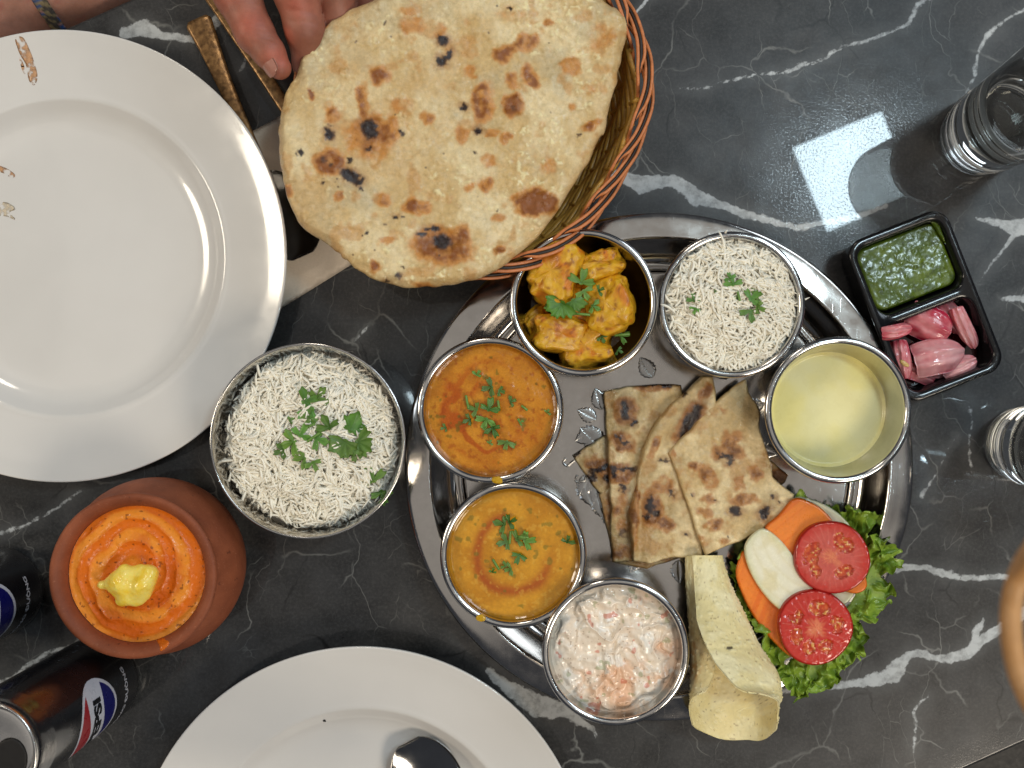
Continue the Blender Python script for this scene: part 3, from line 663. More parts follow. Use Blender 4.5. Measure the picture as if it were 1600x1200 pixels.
def garnish(label, org, items, zf, stems=(), group='coriander garnishes'):
    t = thing('coriander_garnish', tuple(org), label, 'garnish', group)
    for i, (px, py, Lp, a, lo, cu) in enumerate(items):
        z0 = org[2] + .0; c = W(px, py, z0)
        for _ in range(3): z0 = float(zf(c[0], c[1])); c = W(px, py, z0)
        V, F, col = leaf_mesh(px2m(Lp * 1.15, z0), math.radians(a), int(px * 13 + py * 7), lo, cu, random.uniform(.62, 1.2)); col = col * np.array([random.uniform(.85, 1.25), 1, random.uniform(.8, 1.1)]); V = V + (c - org) + (0, 0, .0016)
        obj('leaf', mesh('leaf', V, F, col), LEAF, t)
    for (x0, y0, x1, y1) in stems:
        A = W(x0, y0, org[2]); A = W(x0, y0, float(zf(A[0], A[1])) + .0012); B = W(x1, y1, org[2]); B = W(x1, y1, float(zf(B[0], B[1])) + .0016)
        P = np.array([A, (A + B) / 2 + (0, 0, .0006), B]) - org
        V, F = tube(catmull(P, 5), .0008, 6); obj('stem', mesh('stem', V, F, np.tile(C(104, 142, 62), (len(V), 1))), LEAF, t)
    return t
zb = lambda x, y: HB(x - BR[0], y - BR[1]) + .0012
garnish('coriander leaves scattered on the rice in the larger bowl', W(500, 670, .052), [(487, 640, 24, 200, 3, .3), (478, 628, 22, 20, 3, .4), (497, 622, 18, 60, 3, .4), (484, 652, 15, 250, 3, .3), (548, 672, 26, 60, 5, .5), (540, 690, 26, 250, 5, .5), (560, 690, 24, 330, 5, .5), (553, 705, 16, 280, 3, .4), (516, 668, 20, 110, 3, .3), (459, 690, 24, 200, 3, .4), (470, 680, 18, 60, 3, .4), (495, 685, 19, 340, 3, .3), (443, 703, 14, 200, 3, .3), (476, 716, 16, 190, 3, .3), (490, 722, 14, 300, 3, .3), (453, 658, 8, 40, 3, .3), (585, 750, 22, 120, 3, .3), (597, 768, 20, 280, 3, .3)], zb, [(470, 672, 492, 662), (480, 690, 500, 676)])
zs = lambda x, y: HS(x - B_ric[0], y - B_ric[1]) + B_ric[2] + .0012
garnish('coriander leaves on the rice in the small bowl', W(1150, 470, .05), [(1145, 445, 15, 100, 3, .4), (1141, 436, 12, 110, 3, .3), (1150, 462, 13, 290, 3, .3), (1172, 468, 17, 40, 3, .3), (1178, 462, 14, 20, 3, .3), (1172, 486, 17, 280, 3, .4), (1182, 480, 12, 330, 3, .3), (1084, 470, 13, 95, 3, .4), (1086, 482, 10, 260, 3, .3), (1116, 455, 3.5, 0, 3, .3)], zs, [(1152, 455, 1156, 470)])
zp = lambda x, y: B_pot[2] + .0445
garnish('coriander leaves on the potato chunks', W(890, 470, B_pot[2] + .0445), [(878, 475, 26, 240, 5, .5), (896, 470, 20, 300, 5, .5), (868, 478, 16, 190, 3, .4), (908, 442, 20, 80, 3, .5), (912, 455, 15, 300, 3, .4), (926, 478, 14, 330, 3, .5), (935, 455, 9, 20, 3, .4)], zp, [(898, 490, 922, 492)])
zl = lambda x, y: B_pot[2] + .036
garnish('coriander shreds at the lower right of the potato bowl', W(960, 530, B_pot[2] + .036), [(940, 526, 11, 300, 3, .4), (970, 525, 13, 20, 3, .4), (965, 548, 8, 330, 3, .3)], zl, [(960, 524, 984, 522), (944, 480, 940, 500)])
zd = lambda x, y: B_dal[2] + .0390
garnish('coriander leaves on the orange curry', W(765, 640, B_dal[2] + .039), [(768, 605, 15, 190, 3, .3), (780, 610, 10, 340, 3, .3), (764, 640, 17, 80, 3, .4), (760, 655, 16, 250, 3, .3), (770, 668, 14, 290, 3, .3), (745, 640, 13, 160, 3, .3), (735, 655, 11, 200, 3, .3), (798, 628, 10, 20, 3, .3), (792, 690, 14, 260, 3, .3), (812, 660, 7, 30, 3, .2), (697, 668, 8, 200, 3, .2), (745, 586, 9, 60, 3, .2), (855, 645, 7, 60, 3, .2), (765, 693, 6, 60, 3, .2)], zd, [(815, 634, 824, 641), (728, 618, 732, 638), (778, 626, 780, 638)])
zy = lambda x, y: B_yel[2] + .0390
garnish('coriander leaves on the yellow lentil soup', W(800, 855, B_yel[2] + .039), [(788, 819, 15, 170, 3, .3), (796, 815, 12, 20, 3, .3), (792, 846, 15, 200, 3, .4), (808, 842, 15, 30, 3, .4), (820, 845, 15, 10, 3, .4), (812, 866, 13, 250, 3, .4), (798, 888, 11, 200, 3, .3), (790, 884, 9, 120, 3, .3), (886, 846, 12, 80, 3, .2), (770, 893, 6, 80, 3, .3)], zy, [(770, 874, 780, 890), (806, 838, 826, 840), (798, 830, 796, 850)])

# ------------------------------------------------------------------ clay pot of butter curry
CP = W(207, 900, 0.070); CP[2] = 0
def clay():
    m = NT('terracotta'); f = m.noise(60, 5); g = m.noise(900, 4)
    b = m.mix(m.ramp(f, 0.3, 0.7), C(120, 62, 38), C(150, 82, 52)); b = m.mix(m.ramp(g, 0.62, 0.8, 0, .5), b, C(196, 136, 104)); b = m.mix(m.ramp(m.noise(220, 3), 0.68, 0.72, 0, .6), b, C(80, 40, 26))
    m.set(Base_Color=b, Roughness=0.62, Specular_IOR_Level=0.35); m.bump(m.noise(500, 5), 0.25, 0.0006); return m.m
p = [(0, .0002), (.032, .0002), (.036, .0012), (.044, .0095), (.0505, .021), (.0526, .031), (.0518, .041), (.0478, .052), (.0447, .0582), (.0442, .0612), (.0455, .0648), (.0468, .0676), (.0470, .0692), (.0462, .0704), (.0446, .0708), (.0424, .0698), (.0404, .0676), (.0393, .0645), (.0392, .0600), (.041, .054), (.045, .044), (.047, .032), (.042, .014), (.030, .006), (0, .005)]
V, F = lathe(p, 150, 4)
a = np.arctan2(V[:, 1], V[:, 0]); rr = 1 + 0.006 * np.sin(2 * a + 1) + 0.004 * fbm(V[:, 0] * 40, V[:, 1] * 40, V[:, 2] * 40, 3, 3); V[:, :2] *= rr[:, None]
pot = tag(obj('clay_pot', mesh('clay_pot', V, F), clay(), None, tuple(CP)), 'round terracotta clay pot of orange curry beside the cola cans', 'pot')
def mak_z(X, Y, r):
    th = np.arctan2(Y, X); w = fbm(X * 40, Y * 40, 3, 61, 3)
    sp = np.sin(r * 19 - th * 1.0 + 2.6 * w)
    return 0.0010 * (1 - np.abs(sp)) * sstep(1, .8, r) + 0.0009 * fbm(X * 110, Y * 110, 2, 62, 5, .65) + 0.0006 * sstep(.93, 1, r)
def mak_col(X, Y, r):
    th = np.arctan2(Y, X); w = fbm(X * 40, Y * 40, 3, 61, 3); sp = np.sin(r * 19 - th + 2.6 * w)
    c = mix(C(220, 110, 22), C(234, 144, 48), sstep(-.3, .9, sp + .5 * fbm(X * 90, Y * 90, 6, 65)))
    c = mix(c, np.array(C(196, 84, 16)), sstep(.05, .5, fbm(X * 60 + 3, Y * 60, 1, 66)) * .6)
    return mix(c, np.array(C(110, 52, 16)), sstep(.58, .66, fbm(X * 480, Y * 480, 1, 68, 2)) * .7)
cur = disc('butter_curry', CP + (0, 0, .0622), .0388, mak_z, mak_col, pm('butter_curry_mat', None, 0.34, var=(500, 0.08), bump=(350, 0.25, 0.0008), spec=.3, coat=0.05), 'creamy orange butter curry with swirls in the clay pot', 'curry', 120, 320)
# drip over the pot rim
P = np.array([W(244, 1000, .066), W(258, 998, .069), W(266, 1004, .0708), W(262, 1014, .0705), W(252, 1020, .069), W(248, 1010, .069)]); Q = catmull(P[:, :2], 5, True) - CP[:2]
V, F, _ = slab(Q, .001, .003, .002, lambda x, y: .0685 + 0 * x); V[:, 2] += np.interp(np.hypot(V[:, 0], V[:, 1]), [.038, .0424, .0446, .047], [-.004, .0006, .0012, .000]); V -= (0, 0, .0622)
obj('drip', mesh('drip', V, F, np.tile(C(206, 104, 26), (len(V), 1))), GRAVY, cur)
def butter():
    c = W(202, 914, .069); 
    f = lambda X, Y, Z: np.maximum(np.maximum(np.sqrt((X / .0125) ** 2 + (Y / .0095) ** 2 + (Z / .0075) ** 2) * .0095 - .0095, 0.0) * 0 + smin(smin((np.sqrt((X / 1.3) ** 2 + (Y / 1.3) ** 2 + (Z / .6) ** 2) - .0092), cone(X, Y, Z, (-.004, .001, .001), (-.0150, .0020, -.001), .0068, .0030), .004), cone(X, Y, Z, (.006, -.002, .001), (.013, .004, 0.0), .006, .004), .004) + .0022 * fbm(X * 90, Y * 90, Z * 90, 71, 2) + .0004 * np.abs(fbm(X * 320 + Y * 200, Y * 320, Z * 320, 77, 3)), -1)
    V, F = vdb_mesh(f, (-.022, -.017, -.010), (.021, .017, .012), .0005)
    R = rotm(0, 0, .15)
    m = NT('butter'); m.set(Base_Color=m.mix(m.ramp(m.noise(160, 4), .35, .65), C(248, 208, 62), C(252, 228, 118)), Roughness=.3, Subsurface_Weight=.25, Subsurface_Radius=(.004, .003, .001), Subsurface_Scale=1.0, Coat_Weight=.3); m.bump(m.noise(500, 4), .2, .0005)
    tag(obj('butter_pat', mesh('butter_pat', V @ R.T, F), m.m, None, tuple(c)), 'knob of yellow butter melting on the orange curry', 'butter')
butter()

# ------------------------------------------------------------------ cola cans
def canmat():
    m = NT('black_can'); m.set(Base_Color=(0.006, 0.006, 0.008, 1), Roughness=m.ramp(m.noise(60, 4), .3, .7, .20, .32), Specular_IOR_Level=.55, Coat_Weight=.5, Coat_Roughness=.1); return m.m
CANM = canmat(); ALU = steel_mat('aluminium_lid', .72, .24, .3); INK_W = pm('ink_white', C(196, 198, 208), .35, bump=None); DARKIN = pm('mouth_shade_black', (0.004, .003, .003), .6, bump=None); INK_K = pm('ink_black', (0.006, .006, .008), .3, bump=None)
INKC = pm('printed_emblem', None, .32, var=(100, .02), bump=None)
CR = 0.0272
def text_mesh(body, size, bold=0.0, xs=1.0):
    c = bpy.data.curves.new('print', 'FONT'); c.body = body; c.size = size; c.offset = bold; c.align_x = 'CENTER'; c.align_y = 'CENTER'; c.resolution_u = 4
    o = bpy.data.objects.new('print', c); COL.objects.link(o); dg = bpy.context.evaluated_depsgraph_get()
    me = bpy.data.meshes.new_from_object(o.evaluated_get(dg)); bpy.data.objects.remove(o)
    import bmesh
    bm = bmesh.new(); bm.from_mesh(me); bmesh.ops.triangulate(bm, faces=bm.faces)
    for _ in range(3):
        es = [e for e in bm.edges if e.calc_length() > .0012]
        if not es: break
        bmesh.ops.subdivide_edges(bm, edges=es, cuts=1); bmesh.ops.triangulate(bm, faces=bm.faces)
    V = np.array([v.co[:] for v in bm.verts]); F = np.array([[v.index for v in f.verts] for f in bm.faces]); bm.free()
    V[:, 0] *= xs; return V, F
def wrap(V, z0, az, off):
    t = az + V[:, 0] / CR; r = CR + off; return np.c_[r * np.cos(t), r * np.sin(t), z0 + V[:, 1]]
def build_can(px, py, az, label):
    o = W(px, py, 0); t = thing('drink_can', tuple(o), label, 'can', 'black cola cans')
    p = [(0, .004), (.020, .004), (.0215, .0004), (.0232, .0004), (.0252, .0035), (.0263, .0085), (.0272, .0125), (.0272, .05), (.0272, .118), (.0272, .1265), (.0268, .1305), (.0262, .1385), (.0252, .1408)]
    V, F = lathe(p, 120, 3); obj('body', mesh('body', V, F), CANM, t)
    p = [(.0252, .1408), (.0258, .1428), (.0262, .1448), (.0259, .1457), (.0252, .1458), (.0244, .1446), (.0238, .1400), (.0230, .1388), (.0220, .1396), (.0205, .1400), (.012, .1400), (0, .1400)]
    V, F = lathe(p, 120, 3); lid = obj('lid', mesh('lid', V, F), ALU, t)
    # black disc on the lid painting the shade inside the open mouth; pull tab
    th = np.linspace(0, 2 * np.pi, 48, endpoint=False); d = np.array([math.cos(2.2), math.sin(2.2)])
    q = np.c_[.0085 * np.cos(th) + .0, .0108 * np.sin(th)]; ctr = -np.array([-.0105, .004])
    V, F, _ = slab(q + ctr, .001, .0004, .0004, lambda x, y: .1403 + 0 * x); obj('mouth_shade', mesh('mouth_shade', V, F), DARKIN, lid)
    q = np.c_[.0075 * np.cos(th), .0125 * np.sin(th)] - ctr * .75
    V, F, _ = slab(q, .0012, .0012, .0008, lambda x, y: .1412 + 0 * x); obj('pull_tab', mesh('pull_tab', V, F), ALU, lid)
    # printed emblem: white disc with red crest, blue bowl, wordmark
    n = 190; R0 = .0262; gx, gy = np.meshgrid(np.linspace(-R0, R0, n), np.linspace(-R0, R0, n), indexing='ij'); x, y = gx.ravel(), gy.ravel(); rr = np.hypot(x, y); u = x / R0; v = y / R0
    col = np.tile(C(196, 198, 208), (n * n, 1)); up = .34 + .20 * np.sin(u * 2.6 + .2) * 1.0; dn = -.40 + .17 * np.sin(u * 2.6 + .4)
    col = mix(col, np.array(C(150, 30, 40)), ((v > up) & (rr < R0 * .90)).astype(float)); col = mix(col, np.array(C(16, 18, 92)), ((v < dn) & (rr < R0 * .90)).astype(float))
    Vg = wrap(np.c_[x, y], .0700, az, .00015); F = gridfaces(n, n); F = F[(rr[F] < R0).all(1)]
    used = np.unique(F); re = np.zeros(n * n, int); re[used] = np.arange(len(used))
    em = obj('emblem', mesh('emblem', Vg[used], re[F], col[used]), INKC, t)
    V, F = text_mesh('PEPSI', .0134, .0007, 1.02); V[:, 1] += .11 * R0 * np.sin(V[:, 0] / R0 * 2.6 + .3) - .0006
    obj('wordmark', mesh('wordmark', wrap(V, .0700, az, .0003), F, smooth=False), INK_K, em)
    V, F = text_mesh('KHÔNG ĐƯỜNG', .0050, .00018, 1.15); obj('lettering', mesh('lettering', wrap(V, .0290, az, .0002), F, smooth=False), INK_W, t)
    return t
build_can(157, 1059, math.radians(-16), 'black cola can with emblem and silver lid in front of the clay pot')
build_can(10, 919, math.radians(-20), 'black cola can at the left edge showing only its base and lettering')

# ------------------------------------------------------------------ woven basket
BC = W(742, 150, 0.058); BC[2] = 0
RB = 275 / S0 * (H - .058) / H
CANE_O = pm('orange_cane', C(200, 122, 72), .42, var=(500, .2), bump=(900, .3, .0004)); CANE_G = pm('golden_cane', C(196, 150, 66), .36, var=(400, .25), bump=(900, .3, .0004)); CANE_K = pm('dark_cane', C(36, 26, 20), .5, var=(400, .2), bump=None)
def build_basket():
    t = thing('bread_basket', tuple(BC), 'round woven cane basket with braided orange rim under the naan', 'basket')
    def wall(z): return RB * (0.72 + 0.235 * (z / .052) ** 0.8)
    th = np.linspace(0, 2 * np.pi, 240, endpoint=False)
    for k in range(12):
        z = .004 + k * .0039; ph = (k % 3) * 2.1
        r = wall(z) + .0011 * np.sin(th * 14 + ph + (k % 2) * np.pi)
        obj('weave_strand', mesh('weave_strand', *tube(np.c_[r * np.cos(th), r * np.sin(th), z + .0007 * np.cos(th * 14 + ph)], .0018, 7, True)), CANE_G, t)
    for k in range(40):
        a = k * 2 * np.pi / 40; z = np.linspace(.002, .05, 8); r = np.array([wall(q) for q in z]); P = np.c_[r * np.cos(a), r * np.sin(a), z]
        obj('upright', mesh('upright', *tube(P, .0015, 6)), CANE_G, t)
    parts = []
    for r in np.arange(.004, RB * .72, .0045):
        n = max(12, int(r * 900)); q = np.linspace(0, 2 * np.pi, n, endpoint=False); parts.append(tube(np.c_[r * np.cos(q), r * np.sin(q), .0028 + 0 * q], .0024, 6, True))
    obj('base', mesh('base', *joinVF(parts)), CANE_G, t)
    # braided rim: each loop climbs from the wall, folds over and runs along the rim
    NL = 22; da = 2 * np.pi / NL
    for k in range(NL):
        a0 = k * da
        for j, (off, mat) in enumerate(((-.0019, CANE_O), (0.0, CANE_K), (.0019, CANE_O))):
            ctl = [(-.10, .940, .034, 0), (.02, .950, .046, 1), (.10, .945, .0545, 1), (.17, .955, .0575, 1), (.24, .978, .0585, 1), (.36, 1.002, .0570, 1), (.52, 1.018, .0530, 1), (.68, 1.012, .0480, 1), (.82, .995, .044, 1)]
            P = []
            for i, (da_, rf, z, w) in enumerate(ctl):
                # strand offset lies across the run of the loop
                ang = a0 + da_ + (off / RB if i < 3 else off / RB * max(0, 1 - (i - 2) * .5)); rad = RB * rf + (off * .0 if i < 3 else off * min(1, (i - 2) * .5))
                P.append((rad * math.cos(ang), rad * math.sin(ang), z + (0.0004 * (k % 3))))
            V, F = tube(catmull(P, 7), .00105 if mat is CANE_O else .0010, 7); obj('rim_cane', mesh('rim_cane', V, F), mat, t)
build_basket()
for o in list(COL.objects):      # hand-woven: the side facing the tray is pressed slightly flat
    if o.parent and o.parent.name == 'bread_basket':
        n = len(o.data.vertices); q = np.empty(n * 3, np.float32); o.data.vertices.foreach_get('co', q); q = q.reshape(-1, 3); a = np.arctan2(q[:, 1], q[:, 0]); q[:, :2] *= (1 - .07 * np.exp(-((a + .55) / .48) ** 2))[:, None]; o.data.vertices.foreach_set('co', q.ravel()); o.data.update()

# ------------------------------------------------------------------ naan
BREAD = None
def breadmat(name, b1, b2):
    m = NT(name); base = m.n('ShaderNodeVertexColor', layer_name='Col').outputs['Color']
    f = m.noise(420, 5, .6); g = m.noise(1500, 3, .6); v = m.n('ShaderNodeVectorMath', operation='SCALE'); m.l(base, v.inputs[0]); m.l(m.ramp(f, .3, .7, .86, 1.12), v.inputs['Scale'])
    m.set(Base_Color=v.outputs[0], Roughness=m.ramp(m.noise(95, 5, .65), .42, .62, .12, .55), Specular_IOR_Level=.5)
    h = m.math('ADD', m.math('ADD', m.math('MULTIPLY', f, .5), m.math('MULTIPLY', g, .2)), m.math('MULTIPLY', m.noise(170, 4, .6), .9)); m.bump(h, b1, b2); return m.m
BREAD = breadmat('baked_dough', .55, .0014)
def spotfield(px, py, spots, seed, warp=5.0, fs=14.0):
    """max of soft elliptical spots, coordinates in photo px, outline broken by noise"""
    wx = px + warp * fbm(px / fs, py / fs, 0, seed, 3); wy = py + warp * fbm(px / fs, py / fs, 9, seed + 5, 3)
    r = np.zeros(len(px))
    for s in spots:
        x, y, rx, ry, st = s[:5]; a = math.radians(s[5]) if len(s) > 5 else 0
        dx, dy = wx - x, wy - y; ux = dx * math.cos(a) + dy * math.sin(a); uy = -dx * math.sin(a) + dy * math.cos(a)
        d = np.hypot(ux / rx, uy / ry); r = np.maximum(r, st * sstep(1.35, .45, d))
    return r
def build_naan():
    Q = [(575, 3), (540, 20), (515, 36), (490, 62), (470, 98), (461, 122), (450, 142), (440, 182), (437, 215), (441, 262), (446, 292), (459, 330), (478, 358), (512, 382), (532, 398), (548, 414), (562, 424), (592, 440), (640, 449), (680, 447), (720, 442), (765, 428), (800, 404), (832, 376), (870, 328), (914, 258), (938, 212), (946, 200), (957, 150), (967, 110), (975, 70), (984, 30), (972, 14), (955, 2), (930, -14), (890, -35), (820, -48), (740, -46), (670, -30), (618, -12)]
    z0 = .064
    org = W(700, 200, z0); org[2] = .05
    Qm = catmull(Wv(Q, z0), 8, True)
    nn = len(Qm); tt = np.arange(nn); Qm = Qm + .0006 * np.stack([noise(tt / 3.1, 0 * tt, 0, 3), noise(tt / 3.1, 0 * tt, 4, 5)], 1)
    brown = [(595, 120, 14, 15, .75), (568, 162, 9, 24, .7), (522, 183, 12, 12, .6), (580, 215, 34, 30, .62), (610, 205, 16, 20, .5), (518, 256, 22, 19, .92), (756, 160, 15, 28, .85), (802, 165, 15, 17, .92), (785, 86, 14, 11, .75), (800, 75, 18, 9, .5), (824, 64, 16, 14, .6), (828, 120, 10, 20, .7, -30), (800, 125, 11, 12, .5), (833, 316, 30, 19, .9), (858, 322, 14, 14, .8), (652, 324, 20, 12, .75), (598, 313, 16, 10, .6), (690, 386, 44, 26, .7), (725, 380, 14, 26, .6), (532, 310, 9, 7, .55), (764, 250, 13, 10, .4), (790, 216, 9, 8, .5), (770, 208, 9, 7, .45), (760, 290, 11, 11, .55), (735, 293, 8, 7, .4), (893, 100, 18, 14, .45), (645, 42, 18, 14, .38), (690, 50, 10, 12, .32), (857, 33, 8, 8, .45), (585, 419, 8, 9, .55), (503, 42, 9, 6, .6), (925, 193, 16, 8, .6, -25), (722, 208, 10, 14, .35), (668, 184, 10, 10, .45), (630, 165, 16, 12, .4), (487, 152, 4, 9, .7), (640, 22, 14, 6, .3), (780, 338, 10, 8, .35), (452, 300, 6, 9, .5), (660, 445, 16, 6, .45), (860, 260, 10, 12, .3), (895, 165, 7, 7, .35), (780, 392, 8, 6, .5), (918, 138, 8, 8, .3), (735, 112, 10, 9, .35), (604, 378, 12, 6, .4), (940, 60, 22, 26, .28), (800, 20, 22, 14, .22)]
    black = [(692, 66, 10, 6, 1), (690, 98, 9, 8, 1), (700, 88, 12, 5, 1, -45), (578, 203, 13, 18, 1, -15), (517, 211, 8, 11, 1), (550, 276, 17, 9, 1, 30), (562, 286, 8, 7, 1), (690, 378, 16, 12, 1, 15), (725, 167, 6, 5, .95), (748, 203, 7, 6, .95), (676, 358, 13, 4, .9), (660, 368, 7, 5, .8), (620, 339, 5, 4, .9), (508, 288, 4, 4, .9), (475, 243, 4, 4, .9), (469, 247, 2.5, 2.5, .9), (548, 253, 4, 4, .9), (578, 235, 7, 4, .8), (628, 210, 3, 7, .8, -30), (905, 209, 3, 3, 1), (798, 13, 3, 3, 1), (776, 9, 2.5, 2.5, .8), (567, 298, 4, 4, .7), (606, 440, 5, 3, .8), (625, 432, 5, 5, .7), (632, 418, 3, 4, .8), (604, 353, 3, 3, .7), (577, 364, 4, 3, .8), (570, 370, 3, 3, .8), (688, 402, 3, 3, .9), (553, 27, 2, 2, .8), (602, 41, 2, 2, .8), (630, 340, 3, 2, .8), (742, 240, 2.5, 2.5, .8), (510, 254, 6, 7, .55), (520, 262, 5, 4, .6), (804, 170, 6, 6, .4)]
    for _ in range(40): black.append((rng.uniform(470, 900), rng.uniform(20, 420), 1.3, 1.3, .6))
    def pxy(x, y): k = (H - z0) / H / S0; return x / k + NX, -y / k + NY
    def zmid(x, y):
        px, py = pxy(x, y)
        d = np.hypot(px - 742, py - 150)
        return .0620 - .006 * sstep(60, 240, np.hypot((px - 720), (py - 190)) * 0) + .004 * sstep(300, -100, (px - 560)) - .0045 * sstep(700, 980, px) + .0028 * fbm(x * 16, y * 16, 0, 81, 3) - .0025 * np.exp(-((px - 705) / 130) ** 2 - ((py - 200) / 120) ** 2)
    def bump(x, y, d):
        px, py = pxy(x, y)
        b = .0026 * fbm(x * 48, y * 48, 0, 82, 4) + .0008 * np.clip(fbm(x * 260, y * 260, 0, 83, 3), 0, 1) * 2
        b += .0016 * spotfield(px, py, [s for s in brown if s[2] > 13], 9, 3) + .0014 * np.exp(-((d - .007) / .005) ** 2) * (1 + .6 * fbm(x * 60, y * 60, 0, 85, 2))
        b -= .0022 * spotfield(px, py, [(692, 376, 26, 18, 1)], 3, 2)
        # crumbs of garlic
        g = fbm(x * 420, y * 420, 3, 87, 2); b += .0009 * sstep(.36, .46, g) * sstep(.0, .4, fbm(x * 35, y * 35, 1, 88, 2) + .15)
        return b
    def colf(x, y, d):
        px, py = pxy(x, y)
        c = mix(C(206, 176, 122), C(224, 202, 156), sstep(-.35, .35, fbm(x * 50, y * 50, 0, 91, 4)))
        c = mix(c, np.array(C(190, 174, 138)), sstep(.1, .5, fbm(x * 38, y * 38, 5, 92, 4)) * .6)
        g = fbm(x * 420, y * 420, 3, 87, 2); c = mix(c, np.array(C(240, 226, 176)), sstep(.36, .46, g) * sstep(.0, .4, fbm(x * 35, y * 35, 1, 88, 2) + .15) * .8)
        c = mix(c, np.array(C(196, 158, 104)), sstep(.006, 0, d) * .5 * (1 + fbm(x * 80, y * 80, 1, 93, 3)))
        c = mix(c, np.array(C(204, 168, 112)), sstep(.0, .5, fbm(x * 24, y * 24, 2, 194, 5, .6)) * .65); c = mix(c, np.array(C(194, 142, 78)), sstep(.26, .5, fbm(x * 95, y * 95, 2, 94, 4)) * .6)
        s = spotfield(px, py, [(q[0], q[1], q[2] * 1.18, q[3] * 1.18, min(1, q[4] * 1.12)) + tuple(q[5:]) for q in brown], 9, 6) * (1 + .9 * fbm(x * 200, y * 200, 2, 95, 4)); s = np.clip(s, 0, 1)
        c = mix(c, np.array(C(196, 130, 56)), sstep(.05, .45, s) * .85); c = mix(c, np.array(C(128, 68, 22)), sstep(.40, .95, s) * .9)
        k = spotfield(px, py, black, 31, 5, 6); k2 = spotfield(px, py, [(q[0], q[1], q[2] * 1.5 + 2, q[3] * 1.5 + 2) + tuple(q[4:]) for q in black if q[2] > 4], 33, 6, 9); c = mix(c, np.array(C(150, 96, 46)), k2 * .55); c = mix(c, np.array(C(84, 50, 30)), sstep(.1, .5, k) * .8); return mix(c, np.array(C(30, 20, 22)), sstep(.35, .85, k) * .96)
    V, F, col = slab(Qm, .00105, .0052, .0042, zmid, bump, colf)
    tag(obj('naan_bread', mesh('naan_bread', V - org, F, col), BREAD, None, tuple(org)), 'large charred garlic naan lying across the woven basket', 'bread')
build_naan()

# ------------------------------------------------------------------ paratha pieces
PARA = breadmat('griddled_dough', .7, .0014)
def paratha(Q, z, zf, brown, black, label, seed, tone=1.0, folds=None, thick=.0036, extra=None):
    z0 = z; P = Wv(Q, z0); R = []
    for a, b in zip(P, np.roll(P, -1, 0)):
        n = max(2, int(np.linalg.norm(b - a) / .0025))
        for t in np.linspace(0, 1, n, endpoint=False): R.append(a + (b - a) * t)
    R = np.array(R); tt = np.arange(len(R)); R = R + .0005 * np.stack([noise(tt / 2.3, 0 * tt, seed, 3), noise(tt / 2.3, 0 * tt, seed + 4, 5)], 1)
    org = np.array([R[:, 0].mean(), R[:, 1].mean(), TRAY_Z])
    k = (H - z0) / H / S0
    pxy = lambda x, y: (x / k + NX, -y / k + NY)
    def zmid(x, y): return z0 + zf(*pxy(x, y)) + .0007 * fbm(x * 45, y * 45, 0, seed, 3)
    def bump(x, y, d):
        px, py = pxy(x, y)
        b = .0012 * fbm(x * 110, y * 110, 0, seed + 1, 4) + .0005 * fbm(x * 320, y * 320, 0, seed + 6, 2) + .0007 * spotfield(px, py, brown, seed, 3)
        if extra: b = b + extra(px, py)
        return b
    def colf(x, y, d):
        px, py = pxy(x, y)
        c = mix(C(192, 164, 114), C(220, 198, 152), sstep(-.35, .35, fbm(x * 70, y * 70, 0, seed + 2, 4)))
        c = mix(c, np.array(C(170, 148, 106)), sstep(.05, .45, fbm(x * 50, y * 50, 4, seed + 3, 4)) * .6)
        c = mix(c, np.array(C(168, 120, 62)), sstep(.12, .4, fbm(x * 80, y * 80, 7, seed + 4, 5)) * .6)
        s = np.clip(spotfield(px, py, brown, seed, 6) * (1 + 1.2 * fbm(x * 220, y * 220, 2, seed + 5, 4)), 0, 1)
        c = mix(c, np.array(C(168, 112, 56)), sstep(.05, .5, s) * .85); c = mix(c, np.array(C(100, 56, 24)), sstep(.5, 1, s) * .8)
        k = spotfield(px, py, black, seed + 20, 6, 7); k2 = spotfield(px, py, [(q[0], q[1], q[2] * 1.6 + 2, q[3] * 1.6 + 2) + tuple(q[4:]) for q in black], seed + 21, 6, 9); c = mix(c, np.array(C(134, 88, 46)), k2 * .6); c = mix(c, np.array(C(74, 46, 30)), sstep(.1, .5, k) * .8); return np.clip(mix(c, np.array(C(32, 22, 22)), sstep(.35, .85, k) * .95) * tone * 1.06, 0, 1)
    V, F, col = slab(R, .0009, thick, .0016, zmid, bump, colf)
    tag(obj('paratha_piece', mesh('paratha_piece', V - org, F, col), PARA, None, tuple(org)), label, 'flatbread', 'paratha pieces on the tray')
flat0 = lambda px, py: 0 * px
paratha([(952, 676), (894, 712), (917, 746), (937, 772), (956, 800), (1010, 800), (1010, 690)], .0062, flat0, [(940, 730, 30, 12, .9, 20), (925, 715, 12, 8, .5)], [(940, 730, 22, 5, .9, -20), (925, 745, 6, 10, .9), (948, 748, 9, 6, .9), (902, 708, 10, 4, .8, -30)], 'paratha piece poking out left of the stack toward the lentil soup', 111, .82)
paratha([(936, 772), (960, 880), (1010, 888), (1060, 872), (1085, 850), (1050, 780), (980, 740)], .0066, flat0, [(960, 800, 20, 30, .5), (1040, 870, 14, 10, .6)], [(1025, 868, 5, 3, .9)], 'paratha piece at the bottom of the stack above the papad', 121, .85)
paratha([(1150, 700), (1205, 720), (1232, 742), (1228, 752), (1190, 790), (1120, 780)], .0064, flat0, [(1220, 742, 16, 14, .8)], [], 'lowest paratha piece peeping out toward the custard bowl', 131, .7)
